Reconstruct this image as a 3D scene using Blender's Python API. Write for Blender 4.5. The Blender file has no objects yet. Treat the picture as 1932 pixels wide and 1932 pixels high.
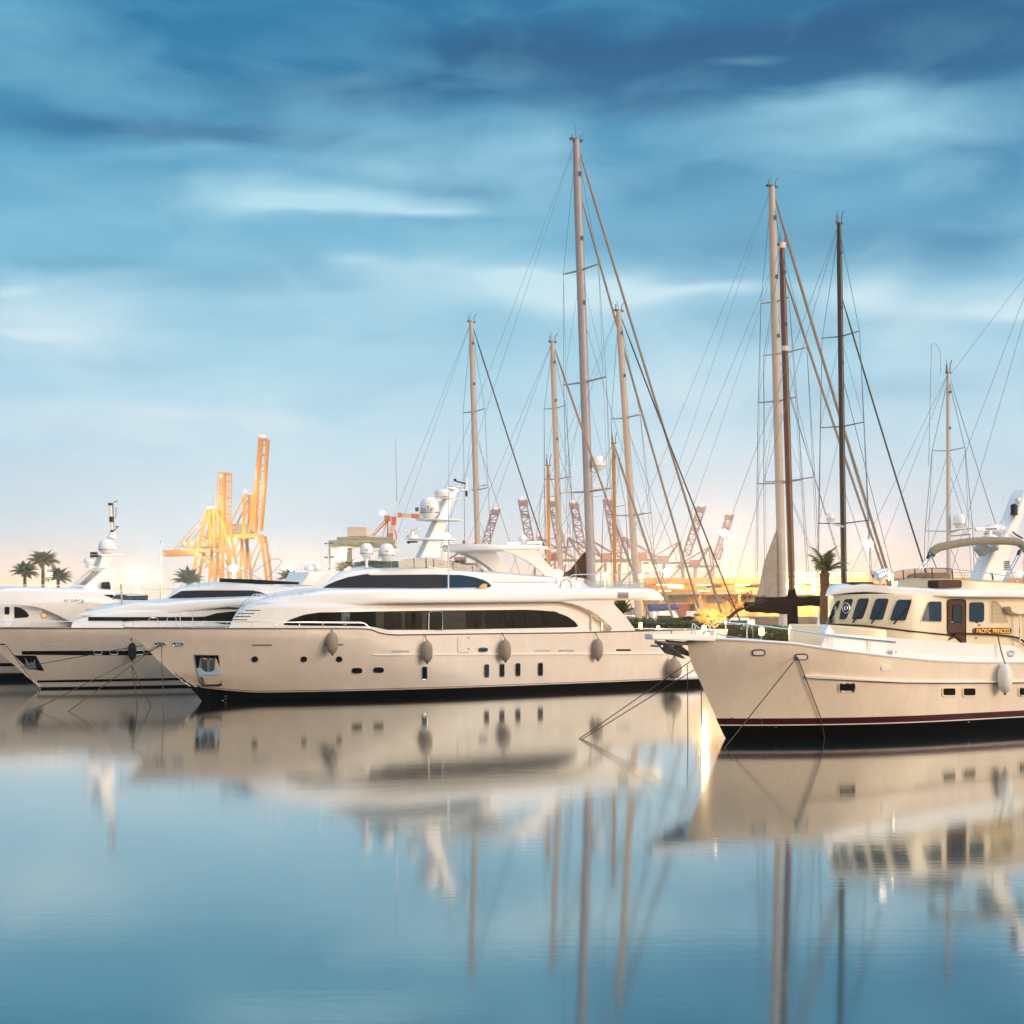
import bpy, bmesh, math, random
from mathutils import Vector, Matrix, noise as mnoise
from mathutils.geometry import tessellate_polygon
random.seed(7)
sc = bpy.context.scene
COL = sc.collection
PI = math.pi
R = math.radians

# ------------------------------------------------------------------ camera
F, H, HY, CX = 2800.0, 4.36, 1145.0, 966.0      # focal length in survey units, eye height above the water, horizon
cam_d = bpy.data.cameras.new('camera'); cam = bpy.data.objects.new('camera', cam_d); COL.objects.link(cam)
cam.location = (0, 0, H); cam.rotation_euler = (R(90), 0, 0)
cam_d.sensor_width = 36.0; cam_d.sensor_fit = 'HORIZONTAL'
cam_d.lens = 36.0 * F / 1932.0
cam_d.shift_y = (HY - CX) / 1932.0
cam_d.clip_start = 0.5; cam_d.clip_end = 8000
sc.camera = cam
sc.view_settings.view_transform = 'Standard'; sc.view_settings.look = 'None'
sc.view_settings.gamma = 1.0; sc.view_settings.exposure = 0.46
sc.render.engine = 'CYCLES'
sc.cycles.max_bounces = 8; sc.cycles.volume_bounces = 0
sc.cycles.caustics_reflective = False; sc.cycles.caustics_refractive = False
sc.cycles.sample_clamp_indirect = 6.0

def lin(r, g, b):
    f = lambda c: (c/255/12.92) if c/255 <= .04045 else ((c/255+.055)/1.055)**2.4
    return (f(r), f(g), f(b), 1.0)

# ------------------------------------------------------------------ sky
world = bpy.data.worlds.new('World'); sc.world = world; world.use_nodes = True
nt = world.node_tree; nt.nodes.clear()
class NB:
    """tiny helper for node graphs"""
    def __init__(s, t): s.t = t
    def n(s, kind, **kw):
        n = s.t.nodes.new(kind)
        for k, v in kw.items(): setattr(n, k, v)
        return n
    def put(s, sock, v):
        if hasattr(v, 'is_linked') or hasattr(v, 'links'): s.t.links.new(v, sock)
        else: sock.default_value = v
    def m(s, op, a, b=0.0, c=0.0, clamp=False):
        n = s.n('ShaderNodeMath', operation=op, use_clamp=clamp)
        s.put(n.inputs[0], a); s.put(n.inputs[1], b); s.put(n.inputs[2], c)
        return n.outputs[0]
    def v(s, op, a, b=(0, 0, 0)):
        n = s.n('ShaderNodeVectorMath', operation=op)
        s.put(n.inputs[0], a); s.put(n.inputs[1], b)
        return n.outputs['Value'] if op in ('LENGTH', 'DOT_PRODUCT') else n.outputs[0]
    def mix(s, f, a, b):
        n = s.n('ShaderNodeMix', data_type='RGBA', clamp_factor=True)
        s.put(n.inputs[0], f); s.put(n.inputs[6], a); s.put(n.inputs[7], b)
        return n.outputs[2]
    def ramp(s, f, stops, interp='LINEAR'):
        n = s.n('ShaderNodeValToRGB'); cr = n.color_ramp; cr.interpolation = interp
        while len(cr.elements) < len(stops): cr.elements.new(0.5)
        for e, (p, c) in zip(cr.elements, sorted(stops, key=lambda q: q[0])): e.position = p; e.color = c
        s.put(n.inputs[0], f); return n.outputs[0]
    def noise(s, vec, scale=1.0, detail=4.0, rough=.5, dist=0.0):
        n = s.n('ShaderNodeTexNoise'); s.put(n.inputs['Vector'], vec)
        n.inputs['Scale'].default_value = scale; n.inputs['Detail'].default_value = detail
        n.inputs['Roughness'].default_value = rough; n.inputs['Distortion'].default_value = dist
        return n.outputs['Fac'] if 'Fac' in n.outputs else n.outputs[0]
b = NB(nt)
tc = b.n('ShaderNodeTexCoord'); sep = b.n('ShaderNodeSeparateXYZ'); nt.links.new(tc.outputs['Generated'], sep.inputs[0])
X_, Y_, Z_ = sep.outputs
az = b.m('ARCTAN2', X_, Y_)
hyp = b.m('SQRT', b.m('ADD', b.m('MULTIPLY', X_, X_), b.m('MULTIPLY', Y_, Y_)))
el = b.m('ARCTAN2', Z_, hyp)
cmb = b.n('ShaderNodeCombineXYZ'); b.put(cmb.inputs[0], az); b.put(cmb.inputs[1], el)
ae = cmb.outputs[0]
n1 = b.noise(b.v('MULTIPLY', ae, (7, 22, 1)), 1.0, 4, .5, .4)
n2 = b.m('ADD', b.m('MULTIPLY', b.noise(b.v('MULTIPLY', ae, (11, 30, 1)), 1.0, 5, .5, .6), .6), b.m('MULTIPLY', b.noise(b.v('ADD', b.v('MULTIPLY', ae, (5, 13, 1)), (3.7, 8.1, 0)), 1.0, 2, .5, .3), .4))
n3 = b.noise(b.v('ADD', b.v('MULTIPLY', ae, (5, 15, 1)), (9.1, 3.3, 0)), 1.0, 3, .5, .3)
wx = b.n('ShaderNodeCombineXYZ')
b.put(wx.inputs[0], b.m('MULTIPLY', b.m('SUBTRACT', n1, .5), .09)); b.put(wx.inputs[1], b.m('MULTIPLY', b.m('SUBTRACT', n3, .5), .045))
aw = b.v('ADD', ae, wx.outputs[0])
elw = b.m('ADD', el, b.m('MULTIPLY', b.m('SUBTRACT', n3, .5), .05))
def L3(r, g, bb, k=1.0): return tuple(x*k for x in lin(r, g, bb)[:3])+(1,)
def L3(r, g, bb, k=1.0): return tuple(x*k for x in lin(r, g, bb)[:3])+(1,)
base = b.ramp(b.m('MULTIPLY', elw, 1/1.6), [(0, L3(240, 212, 192, 1.05)), (.022/1.6, L3(226, 214, 210, 1.05)), (.05/1.6, L3(208, 218, 226, 1.0)), (.10/1.6, L3(188, 215, 228, .95)),
    (.16/1.6, L3(160, 205, 224, .88)), (.23/1.6, L3(118, 183, 210, .82)), (.29/1.6, L3(82, 158, 194, .78)), (.34/1.6, L3(34, 130, 176, .72)), (.41/1.6, L3(12, 112, 160, .70)),
    (.60/1.6, L3(80, 150, 200, .9)), (1.0/1.6, (.75, .9, 1.05, 1)), (1.0, (1.15, 1.28, 1.38, 1))])
def blobs(lst):
    tot = None
    for px, py, rx, ry, amp in lst:
        a0 = math.atan((px-CX)/F); e0 = math.atan((HY-py)/F*math.cos(a0))
        d = b.v('LENGTH', b.v('MULTIPLY', b.v('SUBTRACT', aw, (a0, e0, 0)), (F/rx, F/ry, 0)))
        g = b.m('MULTIPLY', b.m('EXPONENT', b.m('MULTIPLY', b.m('MULTIPLY', d, d), -1.0)), amp)
        tot = g if tot is None else b.m('ADD', tot, g)
    return tot
light = blobs([(60, 60, 200, 90, .45), (680, 385, 190, 22, .7), (560, 395, 90, 15, .5), (760, 402, 90, 9, .5), (820, 300, 260, 60, .5), (1040, 265, 80, 30, .35),
    (60, 600, 200, 60, .75), (10, 535, 60, 12, .5), (60, 625, 90, 10, .4), (1080, 560, 200, 34, .8), (1000, 540, 100, 14, .5), (1330, 552, 160, 16, .6), (1640, 545, 90, 34, .7), (1720, 620, 60, 40, .4),
    (1640, 240, 240, 60, .62), (1560, 190, 180, 26, .4), (1850, 570, 120, 24, .8), (1930, 585, 60, 10, .5), (1390, 112, 60, 9, .25), (1280, 720, 160, 40, .35),
    (760, 540, 140, 40, .3), (700, 520, 80, 16, .3), (340, 770, 130, 9, .4), (200, 800, 220, 40, .45), (540, 790, 90, 22, .35), (420, 380, 130, 50, .3)])
dark = blobs([(640, 170, 320, 34, .75), (420, 245, 240, 26, .9), (160, 235, 190, 26, .6), (1000, 110, 330, 50, .7), (1500, 90, 420, 70, .9), (1180, 190, 240, 30, .6), (1850, 50, 260, 130, .8),
    (1880, 330, 130, 90, .5), (1650, 450, 260, 50, .55), (1850, 480, 140, 34, .6), (1470, 620, 170, 36, .5), (1700, 740, 260, 40, .35), (430, 540, 240, 34, .4), (820, 360, 90, 20, .5),
    (1250, 470, 220, 40, .45), (1500, 245, 90, 10, .4), (1300, 330, 200, 40, .35), (250, 680, 130, 20, .35), (150, 490, 160, 20, .35), (740, 640, 240, 20, .15), (900, 60, 180, 40, .4)])
streak = b.m('MULTIPLY', b.m('SUBTRACT', n2, .5), 1.5)
lf = b.m('ADD', b.m('MULTIPLY', light, 1.25), streak, clamp=True)
df = b.m('SUBTRACT', b.m('MULTIPLY', dark, 1.1), b.m('MULTIPLY', streak, .8), clamp=True)
c = b.mix(b.m('MULTIPLY', df, .85), base, b.ramp(el, [(0, L3(190, 195, 210)), (.12, L3(118, 176, 206, .8)), (.25, L3(44, 128, 172, .78)), (.36, L3(0, 80, 128, .72)), (.7, L3(60, 120, 180))]))
c = b.mix(b.m('MULTIPLY', lf, .92), c, b.ramp(el, [(0, L3(230, 222, 224)), (.15, L3(216, 232, 238, .85)), (.25, L3(184, 224, 236, .82)), (.40, L3(96, 182, 212, .82)), (.8, L3(190, 215, 240))]))
# the warm harbour dusk near the horizon, strongest to the right of the cranes
da = b.m('DIVIDE', b.m('SUBTRACT', az, .14), .24)
de = b.m('DIVIDE', el, .030)
glow = b.m('EXPONENT', b.m('MULTIPLY', b.m('ADD', b.m('MULTIPLY', da, da), b.m('MULTIPLY', de, de)), -1.0))
c = b.mix(b.m('MULTIPLY', glow, .85), c, L3(255, 205, 155, 1.4))
da2 = b.m('DIVIDE', b.m('ADD', az, .34), .10)
glow2 = b.m('EXPONENT', b.m('MULTIPLY', b.m('ADD', b.m('MULTIPLY', da2, da2), b.m('MULTIPLY', de, de)), -1.0))
c = b.mix(b.m('MULTIPLY', glow2, .8), c, L3(255, 212, 165, 1.4))
# behind the viewer the after-sunset sky is brighter and warm low down
back = b.m('MULTIPLY', b.m('MULTIPLY', Y_, -1.6, clamp=True), b.m('EXPONENT', b.m('MULTIPLY', b.m('MULTIPLY', el, el), -7.0)))
c = b.mix(back, c, (1.0, .70, .45, 1))
bg = b.n('ShaderNodeBackground'); b.put(bg.inputs[0], c); bg.inputs[1].default_value = 1.0
out = b.n('ShaderNodeOutputWorld'); nt.links.new(bg.outputs[0], out.inputs[0])

sun_d = bpy.data.lights.new('sun', 'SUN'); sun_d.energy = 2.7; sun_d.angle = R(35); sun_d.color = (1.0, .75, .53)
sun = bpy.data.objects.new('sun', sun_d); COL.objects.link(sun)
sun.rotation_euler = Vector((-.80, .56, -.14)).to_track_quat('-Z', 'Y').to_euler()

# ------------------------------------------------------------------ materials
def mat(name, col, rough=.5, metal=0.0, spec=.5, var=0.0, vscale=3.0, emit=None, estr=0.0, coat=0.0, bump=0.0, bscale=20.0, alpha=None, trans=0.0, col2=None, stretch=(1, 1, 1), ior=1.45):
    m = bpy.data.materials.new(name); m.use_nodes = True
    t = m.node_tree; p = t.nodes['Principled BSDF']; q = NB(t)
    p.inputs['Base Color'].default_value = (*col, 1); p.inputs['Roughness'].default_value = rough
    p.inputs['Metallic'].default_value = metal; p.inputs['Specular IOR Level'].default_value = spec
    p.inputs['Coat Weight'].default_value = coat; p.inputs['Coat Roughness'].default_value = .08
    p.inputs['Transmission Weight'].default_value = trans; p.inputs['IOR'].default_value = ior
    if alpha is not None: p.inputs['Alpha'].default_value = alpha
    if var or bump:
        tcn = q.n('ShaderNodeTexCoord'); vec = q.v('MULTIPLY', tcn.outputs['Object'], stretch)
    if var:
        nz = q.noise(vec, vscale, 5, .6)
        c2 = col2 if col2 else tuple(max(0, x*(1-var)) for x in col)
        rm = q.ramp(nz, [(.32, (*c2, 1)), (.68, (*col, 1))])
        q.put(p.inputs['Base Color'], rm)
        q.put(p.inputs['Roughness'], q.m('ADD', q.m('MULTIPLY', nz, .16), max(0, rough-.08)))
    if bump:
        nz2 = q.noise(vec, bscale, 5, .6)
        bn = q.n('ShaderNodeBump'); bn.inputs['Strength'].default_value = bump; bn.inputs['Distance'].default_value = .05
        q.put(bn.inputs['Height'], nz2); q.put(p.inputs['Normal'], bn.outputs[0])
    if emit: p.inputs['Emission Color'].default_value = (*emit, 1); p.inputs['Emission Strength'].default_value = estr
    return m
M = {}
M['gel'] = mat('white_gelcoat', (.83, .80, .76), .28, coat=.3, var=.05, vscale=.7)
M['gelw'] = mat('bright_white_gelcoat', (.88, .88, .87), .3, coat=.2, var=.04, vscale=.9)
M['cream'] = mat('cream_gelcoat', (.82, .72, .52), .32, coat=.2, var=.05, vscale=.8)
M['hullp'] = mat('ivory_hull_paint', (.89, .76, .61), .27, coat=.3, var=.09, vscale=1.2, stretch=(1, 1, .3))
M['hullb'] = mat('warm_white_hull_paint', (.88, .79, .69), .25, coat=.3, var=.09, vscale=1.2, stretch=(1, 1, .3))
M['black'] = mat('black_antifouling', (.002, .002, .002), .6, spec=.03)
M['maroon'] = mat('maroon_boot_stripe', (.045, .004, .006), .4, spec=.2)
M['glass'] = mat('dark_tinted_glass', (.010, .011, .009), .07, spec=.09)
M['panel'] = mat('black_window_panel', (.003, .003, .003), .25, spec=.08)
M['blueglass'] = mat('blue_tinted_glass', (.018, .045, .080), .06, spec=.22)  # blue of the reflected sky put into the base colour
M['mesh'] = mat('dark_mesh_cover', (.010, .012, .020), .7, var=.4, vscale=2, bump=.3, bscale=3)
M['chrome'] = mat('polished_steel', (.75, .76, .78), .16, metal=1)
M['steel'] = mat('dull_steel', (.33, .33, .34), .42, metal=.8)
M['dsteel'] = mat('dark_galvanised_steel', (.13, .12, .12), .45, metal=.5)
M['fender'] = mat('taupe_fender_cloth', (.36, .30, .24), .85, var=.15, vscale=8, bump=.15, bscale=60)
M['fenderw'] = mat('white_vinyl', (.82, .80, .76), .45)
M['fenderb'] = mat('black_fender_cloth', (.008, .008, .009), .8)
M['rope'] = mat('grey_rope', (.07, .055, .04), .9, bump=.4, bscale=90)
M['dark'] = mat('black_rubber', (.012, .012, .012), .6)
M['teak'] = mat('varnished_teak', (.075, .026, .009), .35, spec=.2, var=.4, vscale=6, stretch=(1, 1, 6))
M['gold'] = mat('gold_leaf', (.80, .48, .10), .3, metal=.6)
M['blue'] = mat('blue_lettering', (.05, .12, .30), .4)
M['silver'] = mat('silver_lettering', (.30, .38, .44), .4, metal=.2)
M['taupe'] = mat('taupe_canvas', (.30, .26, .20), .9, var=.2, vscale=10, bump=.4, bscale=40)
M['canvas'] = mat('black_canvas', (.002, .002, .0025), .9, spec=.03, var=.4, vscale=5, bump=.6, bscale=8)
M['mbeige'] = mat('beige_mast_paint', (.50, .44, .37), .5, var=.12, vscale=1.5)
M['mgrey'] = mat('grey_anodised_mast', (.34, .32, .34), .45, metal=.1, var=.15, vscale=1.2)
M['mwood'] = mat('golden_spruce_mast', (.42, .23, .06), .35, var=.3, vscale=2, stretch=(1, 1, .2))
M['mbrown'] = mat('brown_wooden_mast', (.13, .045, .018), .35, var=.35, vscale=2, stretch=(1, 1, .2))
M['mblack'] = mat('black_carbon_mast', (.012, .011, .011), .3)
M['mwhite'] = mat('white_mast_paint', (.58, .56, .53), .4, var=.08)
M['wire'] = mat('rigging_wire', (.16, .16, .18), .4, metal=.4)
M['dwire'] = mat('dark_rigging', (.02, .02, .024), .5)
M['furl'] = mat('beige_furled_sail', (.32, .27, .22), .8, var=.25, vscale=2, bump=.3, bscale=6)
M['cyel'] = mat('yellow_crane_paint', (.80, .36, .03), .5, var=.25, vscale=.25)
M['cred'] = mat('red_crane_paint', (.36, .15, .13), .6, var=.2, vscale=.2)  # haze fade of the far cranes mixed into the red
M['corange'] = mat('orange_crane_paint', (.70, .16, .05), .5, var=.2, vscale=1)
M['cwhite'] = mat('white_crane_paint', (.74, .62, .54), .5, var=.2, vscale=1)
M['olive'] = mat('olive_green_paint', (.36, .38, .28), .6, var=.2, vscale=.4)
M['conc'] = mat('quay_concrete', (.30, .28, .25), .85, var=.35, vscale=1.2, bump=.4, bscale=12)
M['land'] = mat('far_ground', (.20, .17, .14), .95, var=.3, vscale=.05)
M['render'] = mat('cream_render', (.72, .56, .36), .8, var=.12, vscale=.6)
M['beige'] = mat('beige_concrete_beam', (.50, .42, .28), .8, var=.25, vscale=.8)
M['hedge'] = mat('hedge_leaf', (.06, .14, .03), .5, var=.6, vscale=5, col2=(.018, .05, .012))
M['leafy'] = mat('palm_frond_green', (.085, .115, .025), .45, var=.5, vscale=3, col2=(.03, .05, .012))
M['bark'] = mat('palm_bark', (.10, .065, .04), .95, var=.5, vscale=6, bump=1.0, bscale=14)
M['twig'] = mat('bare_branch', (.75, .48, .16), .8, var=.3, vscale=4)  # garden lamp glow put into the branch colour
M['dtwig'] = mat('dark_branch', (.035, .025, .018), .9)
M['redp'] = mat('faded_red_paint', (.42, .10, .07), .6, var=.2)
M['bluep'] = mat('blue_canvas', (.05, .10, .25), .7)
M['greyp'] = mat('grey_paint', (.30, .33, .36), .5, var=.2)
M['lampw'] = mat('lit_warm_lamp', (1, .8, .5), .5, emit=(1.0, .60, .26), estr=60)
M['lampc'] = mat('lit_cool_lamp', (1, 1, .9), .5, emit=(.95, 1.0, .72), estr=45)
M['lamps'] = mat('small_lit_lamp', (1, .8, .5), .5, emit=(1.0, .56, .16), estr=4)
M['lampr'] = mat('red_warning_lamp', (1, .1, .1), .5, emit=(1.0, .10, .07), estr=9)
M['tube'] = mat('lit_lamp_strip', (1, .8, .5), .5, emit=(1.0, .66, .30), estr=14)
def clear_glass(name, col, op):
    m = bpy.data.materials.new(name); m.use_nodes = True; t = m.node_tree; q = NB(t)
    t.nodes.clear()
    g = q.n('ShaderNodeBsdfGlossy'); g.inputs[0].default_value = (.9, .9, .9, 1); g.inputs[1].default_value = .05
    tr = q.n('ShaderNodeBsdfTransparent'); tr.inputs[0].default_value = (*col, 1)
    fr = q.n('ShaderNodeFresnel'); fr.inputs[0].default_value = 1.5
    mx = q.n('ShaderNodeMixShader'); t.links.new(q.m('ADD', fr.outputs[0], op, clamp=True), mx.inputs[0])
    t.links.new(tr.outputs[0], mx.inputs[1]); t.links.new(g.outputs[0], mx.inputs[2])
    o = q.n('ShaderNodeOutputMaterial'); t.links.new(mx.outputs[0], o.inputs[0])
    return m
M['gglass'] = clear_glass('green_tinted_clear_glass', (.10, .16, .13), .02)
M['pglass'] = clear_glass('pale_clear_glass', (.72, .84, .88), .10)
M['oglass'] = clear_glass('smoked_windscreen', (.62, .52, .46), .04)

# ------------------------------------------------------------------ mesh helpers
class MB:
    def __init__(s): s.v = []; s.f = []
    def add(s, vs, fs):
        o = len(s.v); s.v += [tuple(x) for x in vs]; s.f += [tuple(i+o for i in f) for f in fs]; return s
    def box(s, c, d, rot=None):
        x, y, z = [k/2 for k in d]
        vs = [Vector(p) for p in ((-x,-y,-z),(x,-y,-z),(x,y,-z),(-x,y,-z),(-x,-y,z),(x,-y,z),(x,y,z),(-x,y,z))]
        if rot is not None: vs = [rot @ p for p in vs]
        cc = Vector(c)
        return s.add([p+cc for p in vs], [(3,2,1,0),(4,5,6,7),(0,1,5,4),(1,2,6,5),(2,3,7,6),(3,0,4,7)])
    def tube(s, pts, r, n=6, cap=True):
        pts = [Vector(p) for p in pts]
        rs = r if isinstance(r, (list, tuple)) else [r]*len(pts)
        rings = []; up = None
        for i, p in enumerate(pts):
            d = (pts[min(i+1, len(pts)-1)] - pts[max(i-1, 0)])
            if d.length < 1e-9: d = Vector((0, 0, 1))
            d.normalize()
            if up is None: up = Vector((0, 0, 1)) if abs(d.z) < .9 else Vector((1, 0, 0))
            a = d.cross(up); a = a.normalized() if a.length > 1e-6 else Vector((1, 0, 0))
            bb = a.cross(d).normalized(); up = bb
            rings.append([p + (a*math.cos(2*PI*k/n) + bb*math.sin(2*PI*k/n))*rs[i] for k in range(n)])
        vs = [q for rg in rings for q in rg]; fs = []
        for i in range(len(pts)-1):
            for k in range(n):
                k2 = (k+1) % n; fs.append((i*n+k, (i+1)*n+k, (i+1)*n+k2, i*n+k2))
        if cap: fs.append(tuple(range(n))); fs.append(tuple(range((len(pts)-1)*n, len(pts)*n))[::-1])
        return s.add(vs, fs)
    def bar(s, a, b2, w, h=None):
        a = Vector(a); b2 = Vector(b2); h = h or w; d = (b2-a).normalized()
        up = Vector((0, 0, 1)) if abs(d.z) < .95 else Vector((0, 1, 0))
        x = d.cross(up).normalized(); y = x.cross(d).normalized()
        vs = [p + x*sx*w/2 + y*sy*h/2 for p in (a, b2) for sx, sy in ((-1,-1),(1,-1),(1,1),(-1,1))]
        return s.add(vs, [(0,1,2,3),(7,6,5,4),(0,4,5,1),(1,5,6,2),(2,6,7,3),(3,7,4,0)])
    def lathe(s, prof, c=(0, 0, 0), n=24, axis=None):
        vs = []; fs = []
        for r, z in prof:
            for k in range(n): vs.append(Vector((r*math.cos(2*PI*k/n), r*math.sin(2*PI*k/n), z)))
        for i in range(len(prof)-1):
            for k in range(n):
                k2 = (k+1) % n; fs.append((i*n+k, i*n+k2, (i+1)*n+k2, (i+1)*n+k))
        fs.append(tuple(range(n))[::-1]); fs.append(tuple(range((len(prof)-1)*n, len(prof)*n)))
        if axis is not None:
            q = Vector((0, 0, 1)).rotation_difference(Vector(axis).normalized()); vs = [q @ p for p in vs]
        cc = Vector(c)
        return s.add([p+cc for p in vs], fs)
    def sheet(s, front, back):
        """two matching outlines (lists of 3d points) closed into a plate"""
        n = len(front); tri = tessellate_polygon([[Vector(p) for p in front]])
        vs = list(front)+list(back); fs = [tuple(t) for t in tri] + [tuple(i+n for i in t[::-1]) for t in tri]
        fs += [(i, (i+1) % n, (i+1) % n+n, i+n) for i in range(n)]
        return s.add(vs, fs)
    def rings(s, rings, cap=True):
        n = len(rings[0]); vs = [p for r in rings for p in r]; fs = []
        for i in range(len(rings)-1):
            for k in range(n):
                k2 = (k+1) % n; fs.append((i*n+k, i*n+k2, (i+1)*n+k2, (i+1)*n+k))
        if cap: fs.append(tuple(range(n))[::-1]); fs.append(tuple(range((len(rings)-1)*n, len(rings)*n)))
        return s.add(vs, fs)
    def build(s, name, m, parent=None, smooth=True, ang=32, bevel=0.0, loc=None):
        me = bpy.data.meshes.new(name); me.from_pydata([tuple(v) for v in s.v], [], s.f)
        bm = bmesh.new(); bm.from_mesh(me)
        bmesh.ops.remove_doubles(bm, verts=bm.verts, dist=1e-5)
        bmesh.ops.recalc_face_normals(bm, faces=bm.faces); bm.to_mesh(me); bm.free()
        me.materials.append(m)
        if smooth:
            me.shade_smooth(); me.set_sharp_from_angle(angle=R(ang))
        o = bpy.data.objects.new(name, me); COL.objects.link(o)
        if parent is not None: o.parent = parent
        if loc is not None: o.location = loc
        if bevel:
            bv = o.modifiers.new('bevel', 'BEVEL'); bv.width = bevel; bv.segments = 3; bv.limit_method = 'ANGLE'; bv.angle_limit = R(40)
        return o
def tag(o, label=None, cat=None, group=None, kind=None):
    if label: o['label'] = label
    if cat: o['category'] = cat
    if group: o['group'] = group
    if kind: o['kind'] = kind
    return o
def thing(name, label, cat, loc=(0, 0, 0), rz=0, group=None):
    o = bpy.data.objects.new(name, None); COL.objects.link(o); o.location = loc; o.rotation_euler = (0, 0, rz)
    o.empty_display_size = .5
    return tag(o, label, cat, group)
def copy_tree(o, parent=None):
    c_ = o.copy(); COL.objects.link(c_)
    if parent is not None: c_.parent = parent
    for ch in list(o.children): copy_tree(ch, c_)
    return c_
def P(px, py, D): return Vector(((px-CX)*D/F, D, H-(py-HY)*D/F))
def c1(x, y): return (.25*x, 912.3+.25*y)
def c2(x, y): return (268.3+.27776*x, 805+.27776*y)
def c3(x, y): return (644+.25*x, 858.6+.25*y)
def c4(x, y): return (1019.6+.25*x, 912.3+.25*y)
def c5(x, y): return (1395.3+.27776*x, 912.3+.27776*y)
def c6(x, y): return (724.5+.30556*x, 563.5+.30556*y)
def c7(x, y): return (1288+.41655*x, 322+.41655*y)
def c8(x, y): return (1180.6+.22222*x, 1046.4+.22222*y)
def c9(x, y): return (1717.3+.16666*x, 805+.16666*y)
def c11(x, y): return (670.8+.125*x, 939.1+.125*y)
def q(f, *pts): return [f(*p) for p in pts]
def interp(tab, x):
    if x <= tab[0][0]: return tab[0][1]
    for (a, ya), (b_, yb) in zip(tab, tab[1:]):
        if x <= b_: return ya + (yb-ya)*(x-a)/max(1e-9, b_-a)
    return tab[-1][1]
def smooth_tab(tab, k=6):
    xs = [tab[0][0] + (tab[-1][0]-tab[0][0])*i/60 for i in range(61)]
    ys = [interp(tab, x) for x in xs]
    for _ in range(k): ys = [ys[0]] + [(ys[i-1]+2*ys[i]+ys[i+1])/4 for i in range(1, 60)] + [ys[-1]]
    return list(zip(xs, ys))
def text_mesh(name, body, size, m, parent, loc, rot, shear=0.0, space=1.0, ext=.004, xs=1.0):
    cu = bpy.data.curves.new(name, 'FONT'); cu.body = body; cu.size = size; cu.extrude = ext; cu.align_x = 'CENTER'; cu.align_y = 'CENTER'
    cu.shear = shear; cu.space_character = space
    o = bpy.data.objects.new(name, cu); COL.objects.link(o)
    dg = bpy.context.evaluated_depsgraph_get(); me = bpy.data.meshes.new_from_object(o.evaluated_get(dg))
    COL.objects.unlink(o); bpy.data.objects.remove(o)
    me.materials.clear(); me.materials.append(m)
    o = bpy.data.objects.new(name, me); COL.objects.link(o); o.parent = parent; o.location = loc; o.rotation_euler = rot; o.scale = (xs, 1, 1)
    return o

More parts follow.
